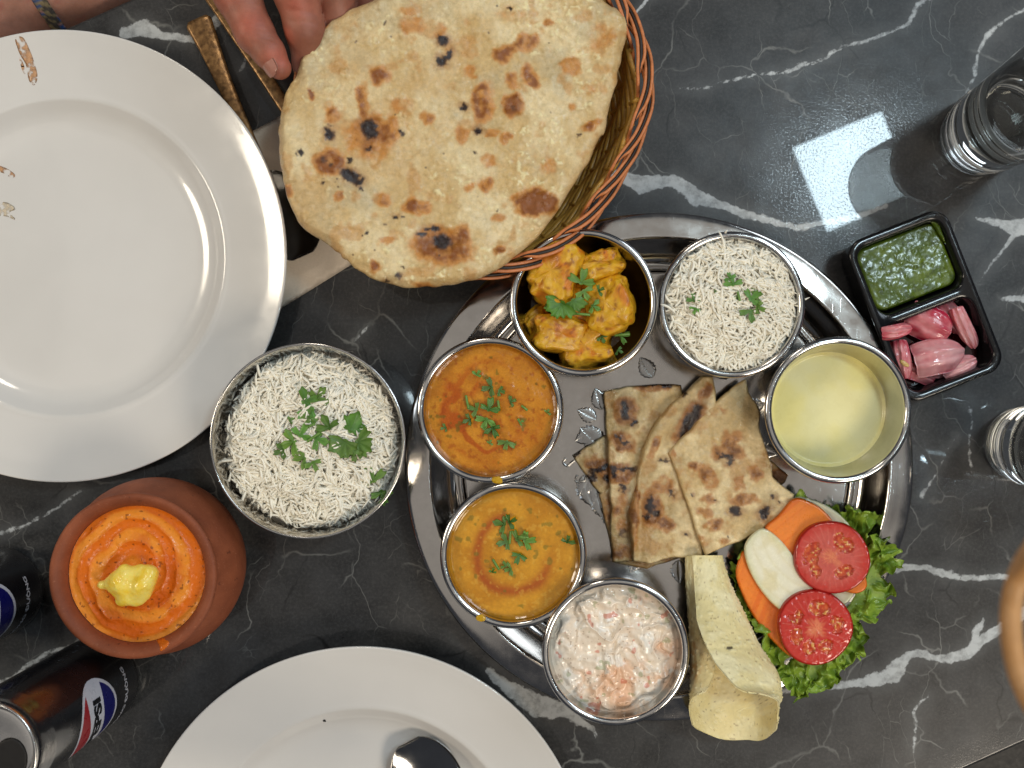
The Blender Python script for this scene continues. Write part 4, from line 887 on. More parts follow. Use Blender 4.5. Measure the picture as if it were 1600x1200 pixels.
paratha([(942, 612), (980, 603), (1030, 599), (1064, 601), (1072, 640), (1045, 700), (1015, 780), (1000, 877), (956, 878), (954, 815), (951, 730), (946, 660)], .0112, lambda px, py: .0010 * sstep(980, 1060, px), [(976, 642, 20, 24, .8), (972, 690, 24, 14, .9, 30), (968, 740, 24, 16, .8), (972, 800, 16, 30, .6), (970, 865, 20, 14, .6), (1020, 606, 30, 8, .7)], [(976, 642, 7, 17, 1), (989, 661, 5, 4, 1), (968, 684, 8, 4, 1, 30), (978, 693, 7, 4, 1, 30), (958, 738, 5, 10, .9), (975, 732, 18, 4, .9), (974, 762, 6, 5, 1), (1025, 600, 26, 4, .95), (975, 832, 8, 6, .5)], 'upright oblong paratha piece at the left of the stack', 141)
def foldB(px, py):
    r = .0016 * np.abs(np.sin((px * .86 + py * .35) / 9.0)) * sstep(780, 700, py) + .0022 * np.exp(-((px - 988 - (877 - py) * .05) / 7) ** 2) * sstep(700, 760, py)
    return r + .003 * np.exp(-((px - 1017) / 16) ** 2 - ((py - 795) / 26) ** 2)
paratha([(1096, 586), (1112, 586), (1119, 614), (1122, 650), (1100, 700), (1080, 760), (1095, 820), (1100, 869), (1050, 872), (1016, 880), (987, 876), (981, 805), (992, 760), (1003, 705), (1020, 668), (1040, 640), (1064, 617)], .0155, lambda px, py: .0015 * sstep(800, 600, py), [(1075, 660, 16, 40, .8, 32), (1018, 795, 20, 30, .8), (990, 800, 8, 60, .8), (1035, 760, 20, 16, .5), (1040, 820, 18, 14, .7), (1100, 612, 10, 14, .7), (1020, 700, 8, 20, .6, 25)], [(1078, 655, 9, 28, 1, 32), (1066, 680, 6, 9, 1, 20), (1015, 788, 7, 14, .95), (1024, 800, 6, 5, .8), (1036, 718, 9, 3, .7), (1048, 770, 8, 4, .8, 50), (1000, 640, 4, 4, .6), (1067, 612, 4, 9, .8, 20), (1010, 805, 5, 6, .8), (1072, 835, 4, 2, .8)], 'folded flaky paratha piece with blackened strip in the middle of the stack', 151, 1, None, .0042, foldB)
paratha([(1166, 592), (1170, 612), (1182, 628), (1190, 645), (1187, 668), (1192, 690), (1200, 706), (1204, 720), (1206, 744), (1222, 758), (1241, 772), (1234, 801), (1194, 826), (1155, 846), (1101, 868), (1087, 829), (1066, 765), (1044, 707), (1064, 685), (1101, 645), (1132, 614)], .0205, lambda px, py: .0018 * sstep(1050, 1200, px) * 0 - .002 * sstep(720, 600, py), [(1145, 695, 22, 22, .75), (1130, 705, 22, 16, .6), (1083, 728, 12, 8, .7), (1106, 745, 14, 26, .65, -20), (1157, 755, 10, 16, .6), (1180, 740, 16, 14, .6), (1160, 780, 30, 10, .5), (1100, 800, 14, 10, .55), (1115, 820, 16, 12, .65), (1105, 780, 12, 12, .6), (1090, 848, 16, 14, .4), (1130, 845, 10, 8, .45), (1130, 640, 8, 5, .4), (1052, 708, 5, 5, .4)], [(1150, 798, 9, 7, 1), (1193, 800, 10, 8, 1, -30), (1192, 806, 5, 6, 1), (1135, 713, 9, 5, .9), (1138, 722, 6, 4, .9), (1124, 714, 5, 4, .8), (1208, 778, 4, 3, 1, -30), (1218, 786, 3, 2, .9), (1082, 774, 2, 2, 1), (1116, 780, 2, 2, .8), (1135, 840, 2, 2, .7)], 'topmost pale paratha piece with a few brown blisters', 161, 1.08, None, .0036)

# ------------------------------------------------------------------ rolled papad
def build_papad():
    org = W(1140, 1010, .004)
    nt, nf = 130, 230
    t = np.linspace(0, 1, nt)
    y = 868 + 290 * t
    xc = np.interp(t, [0, .15, .35, .5, .65, .8, 1], [1097, 1103, 1119, 1129, 1144, 1144, 1142]); aw = np.interp(t, [0, .15, .35, .5, .65, .8, 1], [29, 36, 48, 58, 74, 75, 74])
    bz = np.interp(t, [0, .5, .8, 1], [.008, .013, .019, .016]); z0 = np.interp(t, [0, .18, .56, .8, 1], [.006, .0120, .0248, .0268, .0285]); z0 = np.convolve(np.pad(z0, 14, mode='edge'), np.ones(29) / 29, 'valid'); aw = np.convolve(np.pad(aw, 8, mode='edge'), np.ones(17) / 17, 'valid'); xc = np.convolve(np.pad(xc, 8, mode='edge'), np.ones(17) / 17, 'valid')
    fe = np.radians(np.interp(t, [0, .1, .25, .35, .47, .6, .7, .78, .81, .84, 1], [478, 476, 480, 482, 472, 461, 446, 428, 405, 372, 362]))
    f0 = np.radians(np.interp(t, [0, .3, .5, .65, .77, .86, 1], [80, 85, 104, 118, 135, 165, 205]))
    u = np.linspace(0, 1, nf); PH = f0[:, None] + (fe - f0)[:, None] * u; T = t[:, None] + 0 * u
    rho = .80 + .30 * (PH - math.pi * .5) / (2 * np.pi)
    # ends of the sheet are curved: under side reaches further than its edges
    ye = y[:, None] + 46 * (np.cos((PH - np.radians(280)) * .8) - 1) * sstep(.7, 1, T) + 4 * noise(PH * 2.2, 0 * PH, 0, 5) * sstep(.9, 1, T)
    X = xc[:, None] + aw[:, None] * rho * np.cos(PH); Z = z0[:, None] + bz[:, None] * (1 + rho * np.sin(PH)) + .0012 * fbm(T * 4, PH * 1.4, 0, 7, 3) - .002 * sstep(.85, 1, T) * sstep(np.radians(200), np.radians(270), PH) * sstep(np.radians(345), np.radians(280), PH)
    lift = sstep(.18, .5, T) * np.clip(1 - (fe[:, None] - PH) / math.radians(75), 0, 1) ** 1.5; Z = Z + .0065 * lift; X = X - 3 * lift
    k = (H - Z) / H / S0; P = np.stack([(X - NX) * k, -(ye - NY) * k, Z], -1)
    du = np.gradient(P, axis=1); dt = np.gradient(P, axis=0); N = np.cross(dt, du); N /= np.linalg.norm(N, axis=-1)[..., None] + 1e-12
    ctr = np.stack([(xc[:, None] - NX) * k, P[..., 1], (z0 + bz)[:, None] + 0 * PH], -1); s = np.sign(((P - ctr) * N).sum(-1)); N *= s[..., None]
    cell = fbm(T * 90, PH * 9, 0, 17, 2); bl = .0006 * sstep(.48, .62, cell) + .0003 * fbm(T * 30, PH * 5, 0, 19, 3)
    V = np.concatenate([(P + N * (.0004 + bl)[..., None]).reshape(-1, 3), (P - N * (.0004 - bl * .8)[..., None]).reshape(-1, 3)]) - org
    F = gridfaces(nt, nf); n = nt * nf; idx = np.arange(n).reshape(nt, nf); ring = np.concatenate([idx[:, 0], idx[-1, 1:], idx[::-1, -1][1:], idx[0, ::-1][1:-1]]); b = np.roll(ring, -1)
    c = mix(C(234, 218, 160), C(242, 230, 182), sstep(-.3, .3, fbm(T * 12, PH * 2, 0, 23, 3)).ravel())
    toast = (np.exp(-((PH - np.radians(165)) / .5) ** 2) * np.exp(-((T - .55) / .16) ** 2)).ravel(); c = mix(c, np.array(C(186, 128, 66)), np.clip(toast * (1 + fbm(T * 40, PH * 8, 0, 29, 3)).ravel(), 0, 1) * .85)
    c = mix(c, np.array(C(240, 230, 186)), sstep(.38, .5, cell).ravel() * .5)
    sp = fbm(T * 120, PH * 13, 4, 31, 2).ravel(); c = mix(c, np.array(C(120, 84, 44)), sstep(.60, .68, sp) * .5)
    for (tx, fx, st, sf) in ((.50, 440, .012, .10), (.60, 300, .025, .10), (.30, 402, .004, .03), (.74, 205, .006, .06)):
        d = np.hypot((T - tx) / st, (PH - np.radians(fx)) / sf).ravel() + .5 * fbm(T * 150, PH * 20, 0, 37, 2).ravel(); c = mix(c, np.array(C(52, 38, 24)), sstep(1.1, .6, d) * .9)
    me = mesh('papad_roll', V, [F, F[:, ::-1] + n, np.stack([ring, ring + n, b + n, b], -1)], np.concatenate([c, c]))
    tag(obj('papad_roll', me, pm('papad', None, .5, var=(600, .06), bump=(900, .2, .0004)), None, tuple(org)), 'rolled crisp papad resting over the lower tray rim', 'papad')
build_papad()

# ------------------------------------------------------------------ salad
def zsal(px, py):
    d = np.hypot(np.asarray(px, float) - 1031, np.asarray(py, float) - 730); return .0125 + .016 * sstep(230, 380, d)
VEG_L = pm('lettuce', None, .42, var=(300, .15), bump=(250, .5, .001), coat=.15)
def build_lettuce():
    Q = [(1256, 774), (1290, 784), (1318, 806), (1336, 786), (1352, 798), (1369, 812), (1366, 838), (1394, 846), (1406, 884), (1386, 900), (1384, 938), (1368, 962), (1352, 974), (1354, 1014), (1338, 1044), (1306, 1060), (1290, 1078), (1248, 1089), (1222, 1080), (1206, 1046), (1196, 1006), (1164, 958), (1142, 912), (1150, 884), (1180, 850), (1215, 810)]
    O = catmull(np.array(Q, float), 24, True); n = len(O); c = np.array([1270., 930.]); rings = 80; s = np.linspace(0, 1, rings)[:, None]
    arc = np.concatenate([[0], np.cumsum(np.hypot(*(np.diff(O, axis=0)).T))]); tt = arc / arc[-1] * 2 * np.pi
    rad = O - c; jit = 1 + .04 * noise(np.cos(tt) * 9, np.sin(tt) * 9, 0, 331) + .035 * noise(np.cos(tt) * 26, np.sin(tt) * 26, 0, 332); rad = rad * jit[:, None]
    PX = c[0] + s * rad[:, 0]; PY = c[1] + s * rad[:, 1]
    e = sstep(.45, 1.0, s)
    ct, st_ = np.cos(tt) * 1.0, np.sin(tt) * 1.0; nz = lambda f, q, se: fbm(ct * f + 0 * s, st_ * f + 0 * s, s * q, se, 2); iso = lambda f, se, o=2: fbm(PX / f, PY / f, 0, se, o); ruf = e * (.0105 * iso(30, 301) + .0085 * iso(13, 302) + .0030 * iso(6, 303) + .0030 * nz(11, 3, 304))
    side = .010 * e
    Z = zsal(PX, PY) - .006 + ruf + side * .6 + .0012 * fbm(PX / 22, PY / 22, 0, 3, 3); Z = np.maximum(Z, .0045 + .020 * sstep(330, 370, np.hypot(PX - 1031, PY - 730)))
    # edge frill folds sideways too
    PX = PX + e * 12 * iso(22, 311) + e * 6 * iso(9, 312); PY = PY + e * 12 * fbm(PX / 22, PY / 22, 3, 321, 2) + e * 6 * fbm(PX / 9, PY / 9, 3, 322, 2)
    k = (H - Z) / H / S0; P = np.stack([(PX - NX) * k, -(PY - NY) * k, Z], -1); org = W(1270, 930, .005)
    V = (P - org).reshape(-1, 3); F = gridfaces(rings, n, True); N = len(V)
    vein = np.abs(np.sin(tt * 6 + 2 * nz(3, 2, 341)))
    col = mix(C(170, 184, 100), C(132, 160, 50), sstep(.25, .75, s + 0 * tt).ravel()); col = mix(col, np.array(C(94, 128, 34)), (sstep(.1, .5, fbm(PX / 14, PY / 14, 0, 9, 3)) * sstep(.4, .9, s)).ravel() * .75); col = mix(col, np.array(C(176, 202, 112)), (sstep(.93, 1, vein) * sstep(1, .3, s)).ravel() * .6); col = mix(col, np.array(C(146, 174, 66)), (sstep(.9, 1, s) + 0 * tt).ravel() * .5)
    ed = np.arange(n) + (rings - 1) * n; e2 = np.roll(ed, -1)
    me = mesh('lettuce_leaf', np.concatenate([V, V - (0, 0, .0004)]), [F[:, ::-1], F + N, np.stack([ed, e2, e2 + N, ed + N], -1)], np.concatenate([col, col]))
    tag(obj('lettuce_leaf', me, VEG_L, None, tuple(org)), 'frilly green lettuce leaf under the salad slices', 'lettuce')
build_lettuce()
def veg(name, Q, z, thick, mat, label, cat, colf, bumpf=None, slope=1.0, h=.0008, smooth=8, group=None, edge=.0012, dome=0.0):
    P = Wv(Q, z); R = catmull(P, smooth, True); org = np.array([R[:, 0].mean(), R[:, 1].mean(), z - .002]); k = (H - z) / H / S0
    pxy = lambda x, y: (x / k + NX, -y / k + NY); cz = zsal(*pxy(org[0], org[1]))
    V, F, col = slab(R, h, thick, edge, lambda x, y: z + slope * (zsal(*pxy(x, y)) - cz) + dome * fbm(x * 30, y * 30, 0, 3, 2), (lambda x, y, d: bumpf(*pxy(x, y), d)) if bumpf else None, lambda x, y, d: colf(*pxy(x, y), d))
    return tag(obj(name, mesh(name, V - org, F, col), mat, None, tuple(org)), label, cat, group)
def ell(cx, cy, rx, ry, a, n=16, e=1.0):
    t = np.linspace(0, 2 * np.pi, n, endpoint=False); a = math.radians(a); x = rx * np.sign(np.cos(t)) * np.abs(np.cos(t)) ** e; y = ry * np.sign(np.sin(t)) * np.abs(np.sin(t)) ** e
    return np.c_[cx + x * math.cos(a) - y * math.sin(a), cy + x * math.sin(a) + y * math.cos(a)]
CAR = pm('carrot', None, .34, var=(400, .07), bump=(500, .2, .0004), coat=.2); ONI = pm('onion', None, .25, var=(200, .04), bump=(300, .1, .0004), coat=.3, sss=.2, sssr=(.006, .006, .004))
def carcol(cx, cy, a):
    def f(px, py, d):
        q = (px - cx) * math.cos(a) + (py - cy) * math.sin(a); c = mix(C(230, 112, 22), C(238, 132, 38), sstep(-.3, .4, fbm(q / 5, (px + py) / 60, 0, 3, 3)))
        return mix(c, np.array(C(206, 92, 18)), sstep(.002, 0, d) * .6)
    return f
def onicol(cx, cy, step):
    def f(px, py, d):
        r = np.hypot(px - cx, py - cy); lay = np.abs(np.sin(r / step * np.pi)); c = mix(C(234, 226, 194), C(240, 234, 208), lay ** .6); c = mix(c, np.array(C(196, 192, 140)), sstep(.12, 0, lay) * .15); c = mix(c, np.array(C(204, 206, 160)), sstep(.006, 0, d) * .55); return mix(c, np.array(C(222, 206, 150)), sstep(.1, .5, fbm(px / 30, py / 30, 0, 5, 3)) * .5)
    return f
veg('onion_slice', [(1236, 784), (1252, 776), (1284, 786), (1312, 804), (1326, 826), (1300, 836), (1262, 812)], .0210, .0035, ONI, 'thin onion slice behind the upper tomato slice', 'onion', onicol(1240, 850, 14), None, .6)
veg('onion_slice', [(1290, 905), (1330, 900), (1334, 925), (1318, 944), (1296, 940)], .0240, .003, ONI, 'onion slice peeping out between the two tomato slices', 'onion', onicol(1280, 890, 12), None, .6)
veg('carrot_slice', [(1196, 826), (1216, 806), (1240, 780), (1262, 782), (1290, 800), (1318, 840), (1340, 880), (1349, 912), (1330, 924), (1296, 914), (1262, 900), (1238, 882), (1212, 852)], .0255, .003, CAR, 'wide orange carrot slice beneath the upper tomato slice', 'carrot', carcol(1270, 850, .9), None, .6)
veg('carrot_slice', [(1158, 866), (1150, 896), (1160, 930), (1176, 962), (1198, 992), (1232, 1022), (1252, 1010), (1240, 970), (1214, 930), (1184, 890), (1166, 864)], .0225, .0035, CAR, 'narrow orange carrot slice at the left of the salad', 'carrot', carcol(1195, 945, .4), None, .6)
veg('onion_slice', [(1164, 850), (1178, 832), (1196, 826), (1222, 846), (1250, 883), (1282, 922), (1280, 952), (1242, 962), (1216, 951), (1193, 928), (1174, 898), (1164, 870)], .0262, .0034, ONI, 'thick white onion wedge between the two carrot slices', 'onion', onicol(1290, 820, 17), lambda px, py, d: .00008 * np.abs(np.sin(np.hypot(px - 1290, py - 820) / 17 * np.pi)) - .0006 * sstep(30, 0, np.hypot(px - 1225, py - 875) - 10), .6)
TOM = pm('tomato', None, .16, var=(500, .08), bump=(450, .18, .0006), rvar=.08, coat=.5, sss=.15, sssr=(.006, .002, .001))
def tomato(cx, cy, r, z, cavs, pale, rot, label, seed):
    def pol(px, py):
        dx, dy = px - cx, py - cy; w = .11 * fbm(px / 11, py / 11, 0, seed, 3); return np.hypot(dx, dy) / r + w, np.degrees(np.arctan2(-dy, dx)), w
    def cav(px, py):
        rr, th, w = pol(px, py); c = np.zeros(len(px))
        for (a, hw, r0, r1) in cavs:
            da = (th - a + 180) % 360 - 180; rm, rh = (r0 + r1) / 2, (r1 - r0) / 2
            c = np.maximum(c, sstep(1.15, .75, np.hypot(np.abs(da + 60 * w) / hw, (rr - rm) / rh) ** 1.0))
        return c
    def colf(px, py, d):
        rr, th, w = pol(px, py); c = mix(C(*pale), C(196, 52, 40), sstep(.55, .98, rr)); c = mix(c, np.array(C(232, 138, 96)), sstep(.42, .05, rr + .35 * np.abs(fbm(th / 14, rr * 3, 0, seed + 2, 2))) * .9)
        k = cav(px, py); gel = mix(C(178, 50, 22), C(208, 96, 44), sstep(-.3, .4, fbm(px / 5, py / 5, 3, seed + 4, 3))); c = mix(c, gel, sstep(.15, .75, k) * .9)
        sd = fbm(px / 3.6, py / 3.6, 7, seed + 5, 1); c = mix(c, np.array(C(224, 168, 92)), sstep(.42, .6, sd) * sstep(.5, .8, k) * .8)
        c = mix(c, np.array(C(224, 128, 112)), sstep(.9, 1, np.abs(np.sin(np.radians(th) * 14 + 4 * w))) * sstep(.3, .5, rr) * sstep(.9, .75, rr) * .25 * (1 - k))
        return mix(c, np.array(C(162, 24, 18)), sstep(.0022, .0008, d))
    def bumpf(px, py, d):
        k = cav(px, py); return -.0013 * sstep(.2, .7, k) + .0008 * sstep(.3, .6, fbm(px / 3.6, py / 3.6, 7, seed + 5, 1)) * k + .0003 * fbm(px / 6, py / 6, 0, seed, 3)
    t = np.linspace(0, 2 * np.pi, 40, endpoint=False); Q = np.c_[cx + r * (1 + .02 * np.sin(3 * t + rot)) * np.cos(t), cy + r * (1 + .02 * np.cos(2 * t + rot)) * np.sin(t)]
    veg('tomato_slice', Q, z, .0060, TOM, label, 'tomato', colf, bumpf, .7, .0005, 4, 'tomato slices', .0018)
tomato(1298, 870, 57, .0320, [(52, 34, .26, .74), (172, 40, .28, .74), (-52, 30, .30, .66), (215, 22, .4, .7)], (206, 92, 80), .4, 'upper tomato slice with pinkish flesh on the carrot', 201)
tomato(1273, 980, 58, .0362, [(78, 32, .30, .74), (150, 22, .34, .72), (205, 20, .36, .74), (250, 18, .34, .72), (300, 22, .36, .72), (10, 26, .36, .74)], (196, 50, 40), 2.0, 'lower deep red tomato slice with star shaped core', 221)

# ------------------------------------------------------------------ black sauce dish
SA = math.radians(21.5); SD = W(1446, 478, .028); SD[2] = 0
BLK = pm('black_melamine', (0.008, .008, .009), .16, var=(200, .1), bump=(300, .03, .0004), rvar=.05)
def rrect(x0, x1, y0, y1, r, n=9):
    P = []
    for cx, cy, a0 in ((x1 - r, y1 - r, 0), (x0 + r, y1 - r, 90), (x0 + r, y0 + r, 180), (x1 - r, y0 + r, 270)):
        for t in np.radians(np.linspace(a0, a0 + 90, n)): P.append((cx + r * math.cos(t), cy + r * math.sin(t)))
    return np.array(P)
def rot2(V, a): c, s = math.cos(a), math.sin(a); V = np.array(V, float); return np.c_[V[:, 0] * c - V[:, 1] * s, V[:, 0] * s + V[:, 1] * c, V[:, 2:]]
def build_dish():
    hx, hy = .0325, .0520; T = .0285
    outer = [(.006, .0005), (.004, .0005), (.0022, .003), (.0008, T - .004), (0, T - .0015), (0.0004, T - .0004), (.0012, T)]
    base = lambda ins, r: rrect(-hx + ins, hx - ins, -hy + ins, hy - ins, max(r - ins, .002))
    loops = [np.c_[base(i, .011), np.full(36, z)] for i, z in outer]
    V = [np.concatenate(loops)]; F = [gridfaces(len(loops), 36, True), np.arange(36)[None, ::-1].copy()]; cnt = len(V[0])
    rim = loops[-1][:, :2]; holes = []
    for (y0, y1) in ((.0022, hy - .0042), (-hy + .0042, -.0022)):
        L = []
        for ins, z in ((0, T), (.0006, T - .0006), (.0012, T - .002), (.0026, .012), (.0050, .006), (.009, .0042)):
            L.append(np.c_[rrect(-hx + .0040 + ins, hx - .0040 - ins, y0 + ins, y1 - ins, .0085 - ins * .5), np.full(36, z)])
        holes.append(L[0][:, :2]); V.append(np.concatenate(L)); F += [gridfaces(len(L), 36, True)[:, ::-1] + cnt, (np.arange(36) + cnt + 36 * (len(L) - 1))[None]]; cnt += 36 * len(L)
    pts = np.concatenate([rim] + holes); e = []
    for k in range(3): e += [(k * 36 + i, k * 36 + (i + 1) % 36) for i in range(36)]
    r = delaunay_2d_cdt([Vector(p) for p in pts], e, [], 0, 1e-9); P = np.array([tuple(v) for v in r[0]]); Tt = np.array(r[2]); c = P[Tt].mean(1)
    Tt = Tt[inside(c, rim) & ~inside(c, holes[0]) & ~inside(c, holes[1])]
    V.append(np.c_[P, np.full(len(P), T)]); F.append(Tt + cnt)
    V = rot2(np.concatenate(V), SA); me = mesh('sauce_dish', V, F)
    import bmesh
    bm = bmesh.new(); bm.from_mesh(me); bmesh.ops.remove_doubles(bm, verts=bm.verts, dist=1e-6); bmesh.ops.recalc_face_normals(bm, faces=bm.faces); bm.to_mesh(me); bm.free()
    tag(obj('sauce_dish', me, BLK, None, tuple(SD)), 'black two compartment dish with green chutney and pickled onion', 'dish')
    # green chutney
    Q = rrect(-.0268, .0268, .0056, .0462, .007)
    def cc(x, y, d):
        c = mix(C(70, 90, 16), C(92, 110, 26), sstep(-.4, .4, fbm(x * 120, y * 120, 0, 3, 4))); return mix(c, np.array(C(46, 60, 12)), sstep(.2, .5, fbm(x * 300, y * 300, 0, 7, 3)) * .6)
    V, F, col = slab(Q, .0006, .006, .0022, lambda x, y: .0195 + 0 * x, lambda x, y, d: .0004 * fbm(x * 160, y * 160, 0, 8, 4) + .0002 * sstep(.3, .7, fbm(x * 420, y * 420, 0, 9, 2)), cc)
    # chutney smeared on the end wall
    o = obj('green_chutney', mesh('green_chutney', rot2(V, SA), F, col), pm('chutney', None, .24, var=(600, .15), bump=(400, .07, .0006), rvar=.06, coat=.12), None, tuple(SD)); tag(o, 'glossy green chutney in the upper half of the black dish', 'chutney')
    Q = np.array([(.0262, .030), (.0268, .036), (.0268, .042), (.0250, .0455), (.0225, .046), (.0235, .042), (.0245, .036)]); V, F, col = slab(catmull(Q, 5, True), .0007, .003, .0012, lambda x, y: .0245 - .0 * x, lambda x, y, d: .0006 * fbm(x * 500, y * 500, 0, 3, 2), cc)
    obj('wall_smear', mesh('wall_smear', rot2(V, SA), F, col), o.data.materials[0], o)
    Q = rrect(-.0262, .0262, -.0460, -.0046, .007); V, F, _ = slab(Q, .002, .004, .0015, lambda x, y: .0095 + 0 * x)
    m = NT('pickle_brine'); m.set(Base_Color=C(58, 8, 14) + (1,), Roughness=.06, Coat_Weight=.3); tag(obj('pickle_brine', mesh('pickle_brine', rot2(V, SA), F), m.m, None, tuple(SD)), 'dark red brine pooled under the pickled onions', 'brine')
build_dish()
PIC = pm('pickled_onion', None, .18, var=(300, .08), bump=(300, .15, .0005), rvar=.08, coat=.25, sss=.2, sssr=(.005, .002, .002))
def petal(px, py, z, Lp, Wp, a, cup, tx, ty, pink, label, seed):
    c = W(px, py, z); L, Wd = px2m(Lp, z) / 2, px2m(Wp, z) / 2
    n, m = 40, 34; u = np.linspace(-1, 1, n); v = np.linspace(-1, 1, m); U, Vv = np.meshgrid(u, v, indexing='ij')
    X = U * L * (1 - .10 * Vv ** 2); Y = Vv * Wd * (1 - .32 * np.abs(U) ** 2.5 * (U > 0) - .12 * np.abs(U) ** 4); Z = -cup * ((Vv) ** 2 * Wd * .9 + .35 * U ** 2 * L) + .0004 * fbm(U * 3, Vv * 3, 0, seed, 3) + .0005 * np.sin(Vv * 9 + U)
    P = np.stack([X, Y, Z], -1).reshape(-1, 3); N = len(P); th = .0024 * np.sqrt(np.clip(1 - np.maximum(np.abs(U), np.abs(Vv)) ** 6, .02, 1)).ravel()
    R = rotm(math.radians(tx), math.radians(ty), math.radians(a)); V = np.concatenate([P + np.c_[0 * th, 0 * th, th / 2], P - np.c_[0 * th, 0 * th, th / 2]]) @ R.T
    F = gridfaces(n, m); idx = np.arange(N).reshape(n, m); ring = np.concatenate([idx[:, 0], idx[-1, 1:], idx[::-1, -1][1:], idx[0, ::-1][1:-1]]); b = np.roll(ring, -1)
    ed = np.maximum(np.abs(U), np.abs(Vv)).ravel(); st = np.abs(np.sin(Vv.ravel() * 8 + .6 * U.ravel()))
    f = np.clip(pink - .10 + .45 * (ed - .6) + .18 * (st - .5) + .4 * fbm(U.ravel() * 2, Vv.ravel() * 2, 0, seed + 3, 3), 0, 1)
    col = mix(C(236, 176, 176), C(190, 42, 70), f); tag(obj('pickled_onion', mesh('pickled_onion', V, [F, F[:, ::-1] + N, np.stack([ring, ring + N, b + N, b], -1)], np.concatenate([col, col])), PIC, None, tuple(c)), label, 'onion', 'pickled onion petals')
for a in [(1452, 507, .026, 72, 56, -25, .5, 14, -8, .75, 'deep pink pickled onion petal at the top of the heap touching the divider'), (1471, 553, .030, 82, 58, 12, .6, -10, 4, .35, 'largest pale centred pickled onion petal at the front of the heap'), (1507, 515, .025, 74, 26, -60, .5, 30, 10, .40, 'narrow pickled onion strip leaning at the right of the heap'), (1404, 519, .0325, 50, 24, 12, .6, 16, 6, .72, 'pickled onion strip hanging over the left edge of the dish'), (1408, 562, .026, 62, 30, -78, .7, 20, 0, .65, 'curled pickled onion petal at the left wall of the dish'), (1440, 582, .020, 54, 28, -20, .6, -20, 8, .55, 'small pickled onion petal below the largest one'), (1500, 572, .024, 56, 32, 28, .5, -14, -6, .30, 'pale pickled onion petal at the lower right of the heap'), (1490, 497, .020, 60, 34, -50, .5, 10, 0, .6, 'pickled onion petal half buried behind the right strip'), (1455, 576, .018, 54, 26, -5, .5, -20, 0, .5, 'lowest pickled onion petal lying in the brine')]:
    petal(*a, seed=int(a[0]))
tag(obj('onion_seed', mesh('onion_seed', superblob(.0032, .0014, .0012, .9, 3, .1, 14)[0] @ rotm(0, 0, -.6).T, superblob(.0032, .0014, .0012, .9, 3, .1, 14)[1]), pm('seed', C(214, 178, 110), .3), None, tuple(W(1413, 568, .0335))), 'single yellow seed on the curled pickled onion', 'seed')

# ------------------------------------------------------------------ drinking glasses
def build_glass(px, py, rb, rt, h, wl, label):
    o = W(px, py); t = thing('drinking_glass', (o[0], o[1], .0003), label, 'glass', 'clear drinking glasses')
    f = lambda z: rb + (rt - rb) * (z / h) ** .9
    out = [(0, .001), (rb * .80, .0006), (rb * .93, .0002), (rb, .0018), (rb * 1.03, .006), (rb * .995, .0105), (rb * 1.035, .0135), (f(.018) * 1.03, .018), (f(.022) * .99, .0215), (f(.026) * 1.02, .0245)]
    out += [(f(z), z) for z in np.linspace(.032, h, 12)] + [(f(h) - .0008, h + .0008)]
    inn = [(f(z) - .0018, z) for z in np.linspace(h, .034, 12)] + [(f(.03) - .0032, .0295), (rb * .70, .0262), (rb * .4, .0250), (0, .0246)]
    V, F = lathe(out + inn, 110, 3); obj('tumbler', mesh('tumbler', V, F), GLASS, t)
    r = lambda z: f(z) - .0017
    w = [(0, .0247)] + [(rb * .4, .02508), (rb * .70, .0263), (f(.03) - .00315, .0296)] + [(r(z), z) for z in np.linspace(.035, wl, 8)] + [(r(wl) - .0006, wl - .0006), (r(wl) * .6, wl - .0008), (0, wl - .0008)]
    V, F = lathe(w, 110, 2); V[:, :2] *= .9995; tag(obj('drinking_water', mesh('drinking_water', V, F), WATER, None, (o[0], o[1], .0003)), 'clear water inside the ' + label.split(' standing')[0], 'water', None, 'thing')
build_glass(1528, 214, .0245, .0335, .175, .085, 'tall clear water glass standing beyond the green chutney')
build_glass(1592, 694, .0225, .029, .10, .06, 'small clear glass standing at the right edge below the black dish')

# ------------------------------------------------------------------ strap loop close to the lens
def build_strap():
    z = .42; P = [(1760, 760, .58), (1690, 800, .50), (1634, 838, .45), (1600, 882, .425), (1583, 932, .42), (1580, 985, .42), (1590, 1045, .42), (1616, 1105, .425), (1668, 1160, .44), (1740, 1170, .47), (1850, 1100, .53), (1900, 960, .58), (1850, 800, .60)]
    Q = np.array([W(*p) for p in P]); C_ = catmull(Q, 14, True); org = Q[5]
    V, F = tube(C_ - org, .0027, 16, True)
    tag(obj('strap_loop', mesh('strap_loop', V, F), pm('tan_leather', C(190, 142, 92), .5, var=(300, .12), bump=(500, .3, .0005)), None, tuple(org)), 'out of focus tan strap loop hanging at the right edge', 'strap')
build_strap()

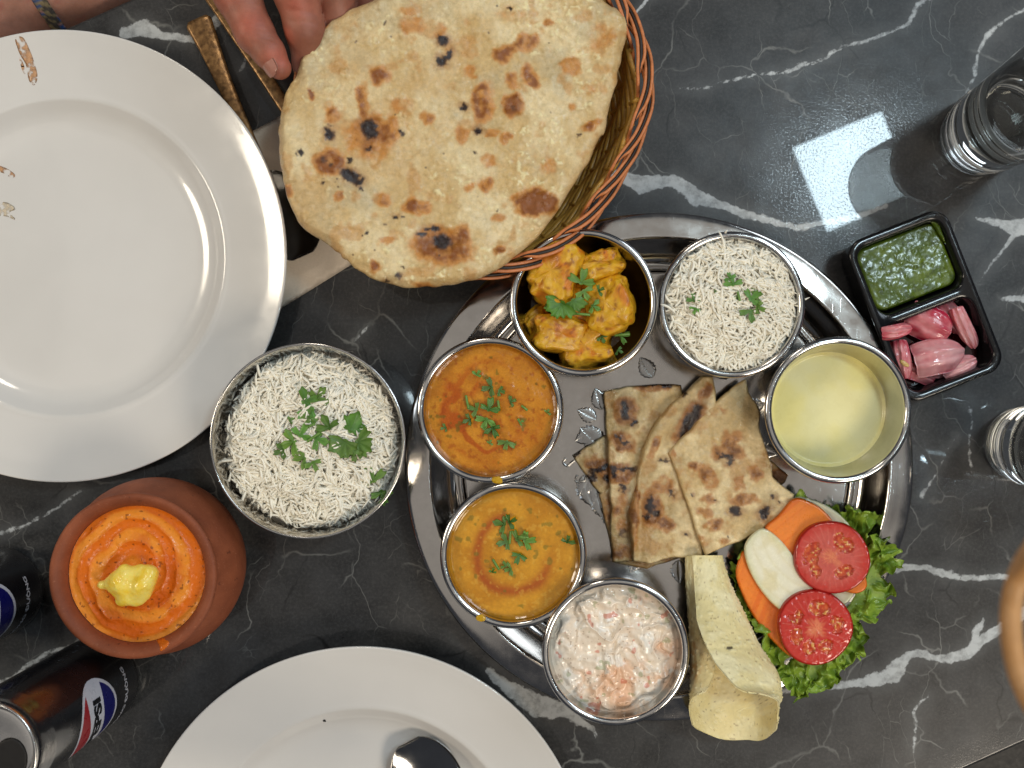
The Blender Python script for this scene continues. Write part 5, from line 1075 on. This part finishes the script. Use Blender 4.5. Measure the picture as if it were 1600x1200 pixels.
# ------------------------------------------------------------------ person: hand on the basket, other forearm behind the table
def skinmat():
    m = NT('skin'); base = m.n('ShaderNodeVertexColor', layer_name='Col').outputs['Color']; f = m.noise(220, 5, .6); v = m.n('ShaderNodeVectorMath', operation='SCALE'); m.l(base, v.inputs[0]); m.l(m.ramp(f, .3, .7, .88, 1.1), v.inputs['Scale'])
    vo = m.n('ShaderNodeTexVoronoi', {'Scale': 1100.0, 'Vector': m.obj()}, feature='DISTANCE_TO_EDGE')
    m.set(Base_Color=v.outputs[0], Roughness=.48, Specular_IOR_Level=.4, Subsurface_Weight=.2, Subsurface_Radius=(.006, .002, .001), Subsurface_Scale=.8); m.bump(m.math('ADD', vo.outputs['Distance'], m.math('MULTIPLY', f, .6)), .25, .0005); return m.m
SKIN = skinmat()
def build_hand():
    org = W(430, -60, .05)
    g = lambda x, y, z: W(x, y, z) - org
    bones = [  # thumb, index, middle, ring, little, palm, wrist, forearm
        [((362, -70, .064), .0155), ((370, -10, .068), .0128), ((398, 52, .070), .0106), ((420, 82, .070), .0086), ((437, 106, .069), .0066)],
        [((500, -120, .066), .0135), ((462, -15, .072), .0125), ((476, 45, .066), .0108), ((484, 100, .052), .0092), ((488, 130, .043), .0078)],
        [((555, -125, .062), .0130), ((522, -30, .064), .0118), ((530, 30, .054), .0102), ((534, 80, .044), .0085)],
        [((605, -125, .056), .0120), ((575, -45, .056), .0108), ((578, 10, .046), .0094), ((580, 50, .040), .008)],
        [((650, -120, .050), .0105), ((625, -60, .048), .0092), ((625, -20, .042), .0080)],
        [((500, -120, .066), .0135), ((430, -260, .058), .0180)], [((555, -125, .062), .0140), ((450, -270, .058), .0190)], [((605, -125, .056), .0135), ((480, -280, .054), .0180)], [((650, -120, .050), .0115), ((510, -280, .050), .0160)],
        [((362, -70, .064), .0155), ((400, -250, .058), .0190)], [((430, -260, .058), .0190), ((440, -420, .054), .0270)], [((480, -280, .054), .0180), ((450, -420, .054), .0270)], [((445, -420, .054), .0280), ((400, -700, .050), .0380)]]
    segs = []
    for ch in bones:
        for (a, ra), (b, rb) in zip(ch[:-1], ch[1:]): segs.append((g(*a), g(*b), ra, rb, ch is bones[0]))
    def f(X, Y, Z):
        chains = []
        for ch in bones:
            d = None
            for (a, ra), (b, rb) in zip(ch[:-1], ch[1:]):
                q = cone(X, Y, Z, g(*a), g(*b), ra, rb); d = q if d is None else smin(d, q, .004)
            chains.append(d)
        fing = np.minimum.reduce(chains[:5]); palm = chains[5]
        for q in chains[6:]: palm = smin(palm, q, .012)
        d = smin(fing, palm, .010)
        # knuckle creases
        for (x, y, z, a) in ((470, 14, .082, .25), (474, 30, .082, .15), (402, 50, .080, .6), (408, 58, .080, .6)):
            c = g(x, y, z); nx, ny = -math.sin(a), math.cos(a)
            # groove runs across the finger
            dd = np.abs((X - c[0]) * math.sin(a) * .3 + (Y - c[1])); lat = np.abs(X - c[0]); d = d + .0006 * np.exp(-(dd / .0008) ** 2) * sstep(.011, .004, lat) * (Z > c[2] - .018)
        return d
    V, F = vdb_mesh(f, (-.055, -.090, -.045), (.090, .145, .050), .0011)
    px = (V[:, 0] + org[0]) / ((H - .065) / H / S0) + NX; py = -(V[:, 1] + org[1]) / ((H - .065) / H / S0) + NY
    c = mix(C(146, 92, 74), C(160, 106, 86), sstep(-.4, .4, fbm(V[:, 0] * 60, V[:, 1] * 60, V[:, 2] * 60, 3, 3)))
    red = np.maximum.reduce([np.exp(-((px - x) / s) ** 2 - ((py - y) / s) ** 2) for x, y, s in ((440, 100, 22), (474, 20, 24), (400, 50, 26), (452, 60, 14), (370, -5, 30))]); c = mix(c, np.array(C(186, 98, 78)), red * .7)
    p = obj('person', mesh('person', V, F, c), SKIN, None, tuple(org)); tag(p, 'bare hand pinching the basket edge beside the naan', 'person')
    # thumb nail
    n = 24; u = np.linspace(-1, 1, n); U, Vv = np.meshgrid(u, u, indexing='ij'); m_ = np.maximum(np.abs(U), np.abs(Vv)); q = np.hypot(U, Vv); sc = np.where(q > 0, m_ / np.maximum(q, 1e-9), 1); sc = sc ** .6; U2, V2 = U * sc, Vv * sc
    L, Wd = .0074, .0058; P = np.stack([U2 * L, V2 * Wd, .0016 - .0026 * V2 ** 2 - .0006 * U2 ** 2 - .0008 * (np.abs(U2) > .95)], -1).reshape(-1, 3)
    A, B = g(420, 82, .070), g(437, 106, .069); ax = (B - A) / np.linalg.norm(B - A); up = np.array([-.62, -.30, .72]); up -= ax * (up @ ax); up /= np.linalg.norm(up); sd = np.cross(up, ax)
    ctr = A * .42 + B * .58 + up * .0067; V = ctr + P @ np.stack([ax, sd, up]); N = len(V); F = gridfaces(n, n)
    idx = np.arange(N).reshape(n, n); ring = np.concatenate([idx[:, 0], idx[-1, 1:], idx[::-1, -1][1:], idx[0, ::-1][1:-1]]); b = np.roll(ring, -1)
    obj('thumb_nail', mesh('thumb_nail', np.concatenate([V, V - up * .0006]), [F, F[:, ::-1] + N, np.stack([ring, ring + N, b + N, b], -1)]), pm('nail', C(172, 118, 102), .3, var=(300, .04), bump=None, coat=.2), p)
build_hand()
def build_arm():
    e0 = W(152, 23.5); d = np.array([.9121, .4100, 0]); nrm = np.array([-.4100, .9121, 0])
    org = e0 + nrm * .040 + (0, 0, -.030)
    a, b = -d * .22, d * .16
    f = lambda X, Y, Z: smin(cone(X, Y, Z, a, b, .041, .031), cone(X, Y, Z, b, b + d * .07, .031, .036), .02) + .0006 * fbm(X * 40, Y * 40, Z * 40, 5, 2)
    V, F = vdb_mesh(f, (-.26, -.17, -.05), (.27, .17, .05), .0022)
    c = mix(C(150, 104, 86), C(166, 118, 100), sstep(-.4, .4, fbm(V[:, 0] * 50, V[:, 1] * 50, V[:, 2] * 50, 3, 3))); c = mix(c, np.array(C(150, 84, 70)), sstep(.3, .5, fbm(V[:, 0] * 120, V[:, 1] * 120, V[:, 2] * 120, 9, 3)) * .5)
    p = obj('person', mesh('person', V, F, c), SKIN, None, tuple(org)); tag(p, 'bare forearm with woven wristband behind the table edge at the upper left', 'person')
    # woven wristband
    w0 = W(72, 20, -.0) - org; s0 = float(w0 @ d); th = np.linspace(0, 2 * np.pi, 140, endpoint=False); n, m = 140, 9; rad = np.interp(s0, [-.22, .16], [.041, .031])
    wob = np.linspace(-1, 1, m); skew = .35
    ring = []
    for q in wob:
        r = rad + .0006 + .0014 * math.sqrt(max(0, 1 - q * q)) ; ring.append(np.stack([d * (s0 + q * .0042) + d * skew * r * np.sin(t) * 0 + r * (nrm * math.cos(t) + np.array([0, 0, 1]) * math.sin(t)) for t in th]))
    V = np.concatenate(ring); F = gridfaces(m, n, True)
    T = np.tile(th, m); Wb = np.repeat(wob, n); cell = np.floor(T * 26) + np.floor(Wb * 2.5) * 3; hsh = _hash(cell, 0 * cell, 0 * cell, 5)
    col = np.tile(C(60, 52, 44), (len(V), 1)); col[hsh > .5] = C(120, 104, 72); col[hsh > .72] = C(40, 70, 120); col[hsh > .86] = C(150, 110, 100)
    obj('wristband', mesh('wristband', V, F, col), pm('woven_cord', None, .7, var=(600, .3), bump=(1200, .8, .0008)), p)
build_arm()
